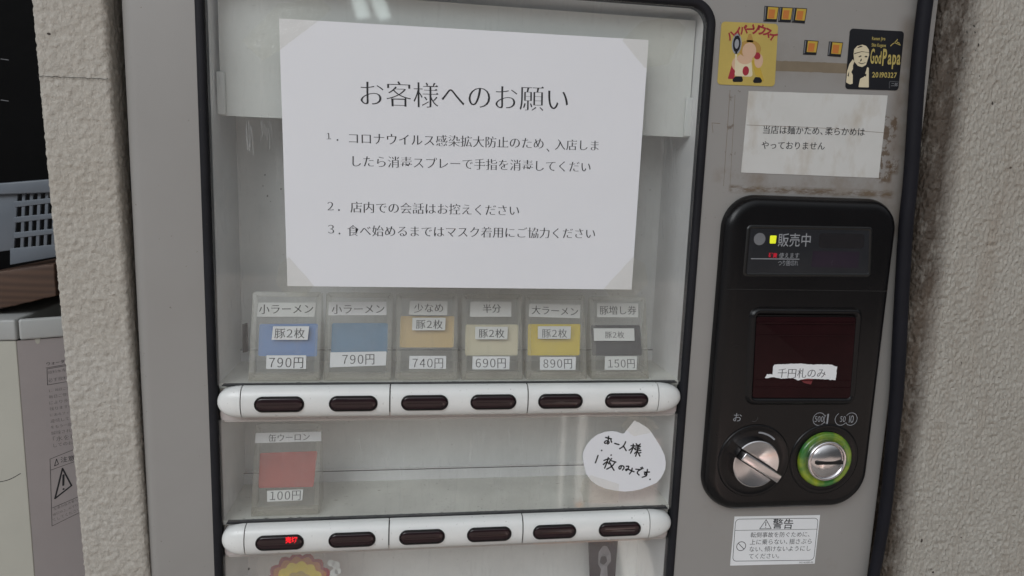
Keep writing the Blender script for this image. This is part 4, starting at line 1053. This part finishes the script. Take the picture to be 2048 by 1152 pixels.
holder(-294.8, 924, 1043, 680, 77, [(930, 711), (1035, 711), (1037, 649), (931, 649)], 'c_cream', [
    ('name_label', [(939, 634), (1022, 634), (1022, 604), (941, 604)], '半分', (965, 618), (1001, 617), 1, D_, 1),
    ('portion_label', [(950, 679), (1014, 679), (1015, 654), (950, 654)], '豚２枚', (957, 667), (1008, 667), 1, D_, 1),
    ('price_label', [(944, 739), (1018, 739), (1019, 713), (945, 713)], '６９０円', (951, 726), (1011, 726), 1.15, L_, 0)], 'clear ticket holder with a cream ticket priced 690 yen')
holder(-294.8, 1052, 1170, 680, 77, [(1055, 711), (1159, 711), (1161, 648), (1056, 648)], 'c_yel', [
    ('name_label', [(1057, 634), (1159, 637), (1160, 610), (1058, 608)], '大ラーメン', (1063, 620), (1155, 624), 1, D_, 1),
    ('portion_label', [(1075, 678), (1140, 678), (1141, 653), (1075, 653)], '豚２枚', (1083, 667), (1133, 667), 1, D_, 0),
    ('price_label', [(1079, 740), (1150, 740), (1151, 714), (1079, 714)], '８９０円', (1086, 727), (1143, 727), 1.15, L_, 0)], 'clear ticket holder with a bright yellow ticket priced 890 yen')
holder(-294.8, 1181, 1293, 680, 76, [(1184, 711), (1284, 711), (1280, 650), (1182, 650)], 'c_blk', [
    ('name_label', [(1193, 635), (1275, 635), (1275, 607), (1193, 607)], '豚増し券', (1198, 621), (1271, 621), 1, D_, 0),
    ('portion_label', [(1187, 682), (1268, 682), (1267, 657), (1186, 657)], '豚２枚', (1209, 670), (1247, 670), 1, D_, 0),
    ('price_label', [(1208, 740), (1272, 740), (1273, 713), (1209, 713)], '１５０円', (1215, 727), (1268, 727), 1.15, D_, 0)], 'clear ticket holder with a navy black ticket, rightmost on the upper shelf')
holder(-417.8, 508, 640, 940, 79, [(517, 976), (627, 974), (635, 902), (520, 906)], 'c_red', [
    ('name_label', [(511, 886), (643, 882), (643, 863), (512, 866)], '缶ウーロン', (538, 876), (620, 873), 1, L_, 0),
    ('price_label', [(535, 1003), (605, 1000), (607, 978), (535, 981)], '１００円', (541, 991), (602, 989), 1.1, D_, 0)], 'clear ticket holder with a brick red ticket, alone on the lower shelf', grp='clear ticket holders on the lower shelf')
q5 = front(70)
q = hits(q5, [(1183, 1260), (1222, 1262), (1236, 1074), (1176, 1074)])  # card added in place of a dark shape mirrored in the window
e = empty('reflection_card', q5.p(q[0]), 'dark purple card with a pale shape, standing in for a window reflection below the lower button bar', 'picture card'); sheet('card', q, q5, 0, .4, 'stpurple', e)
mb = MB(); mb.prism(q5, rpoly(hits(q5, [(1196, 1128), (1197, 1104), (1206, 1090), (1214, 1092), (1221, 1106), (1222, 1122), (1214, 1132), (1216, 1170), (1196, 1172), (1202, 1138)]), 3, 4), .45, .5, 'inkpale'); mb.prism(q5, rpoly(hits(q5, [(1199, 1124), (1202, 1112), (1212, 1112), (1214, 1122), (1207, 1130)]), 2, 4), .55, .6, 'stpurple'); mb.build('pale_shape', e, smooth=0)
# clear holder under the lower bar with an orange print (a plain rosette stands in for the picture)
pl = Plane((0, 20, -535), (1, 0, 0), (0, .2, .98))
e = empty('picture_holder', pl.p(Vector((0, 0))), 'clear holder with a yellow and red rosette print, below the lower button bar', 'picture holder')
a_ = pl.hit(515, 1110); b_ = pl.hit(648, 1110)
sheet('clear_cover', rpoly(rect(a_.x, 10, b_.x, a_.y), 3, 4), pl, 0, 1.5, 'holder', e)
pk = pl.back(2); c_ = pk.hit(597, 1172)
mb = MB()
for r0, mat, off, n in ((31, 'redink', .1, 15), (27.5, 'orange', .2, 15), (23, 'c_yel', .3, 13), (14, 'yellow', .4, 9)):
    mb.prism(pk, [c_ + Vector((math.cos(2 * math.pi * k / (n * 4)), math.sin(2 * math.pi * k / (n * 4)))) * r0 * (1 - .11 * (k % 4 == 2) - .04 * (k % 2)) for k in range(n * 4)], -.4 + off, off, mat)
mb.build('rosette', e, smooth=0)
mb = MB()
for u, v, r in ((662, 1126, 3.2), (672, 1130, 3.6), (668, 1146, 3.8), (676, 1142, 3)): mb.prism(pk, circ(pk.hit(u, v), r, 16), .3, .5, 'labeldim')
mb.build('pale_blossom', e, smooth=0)
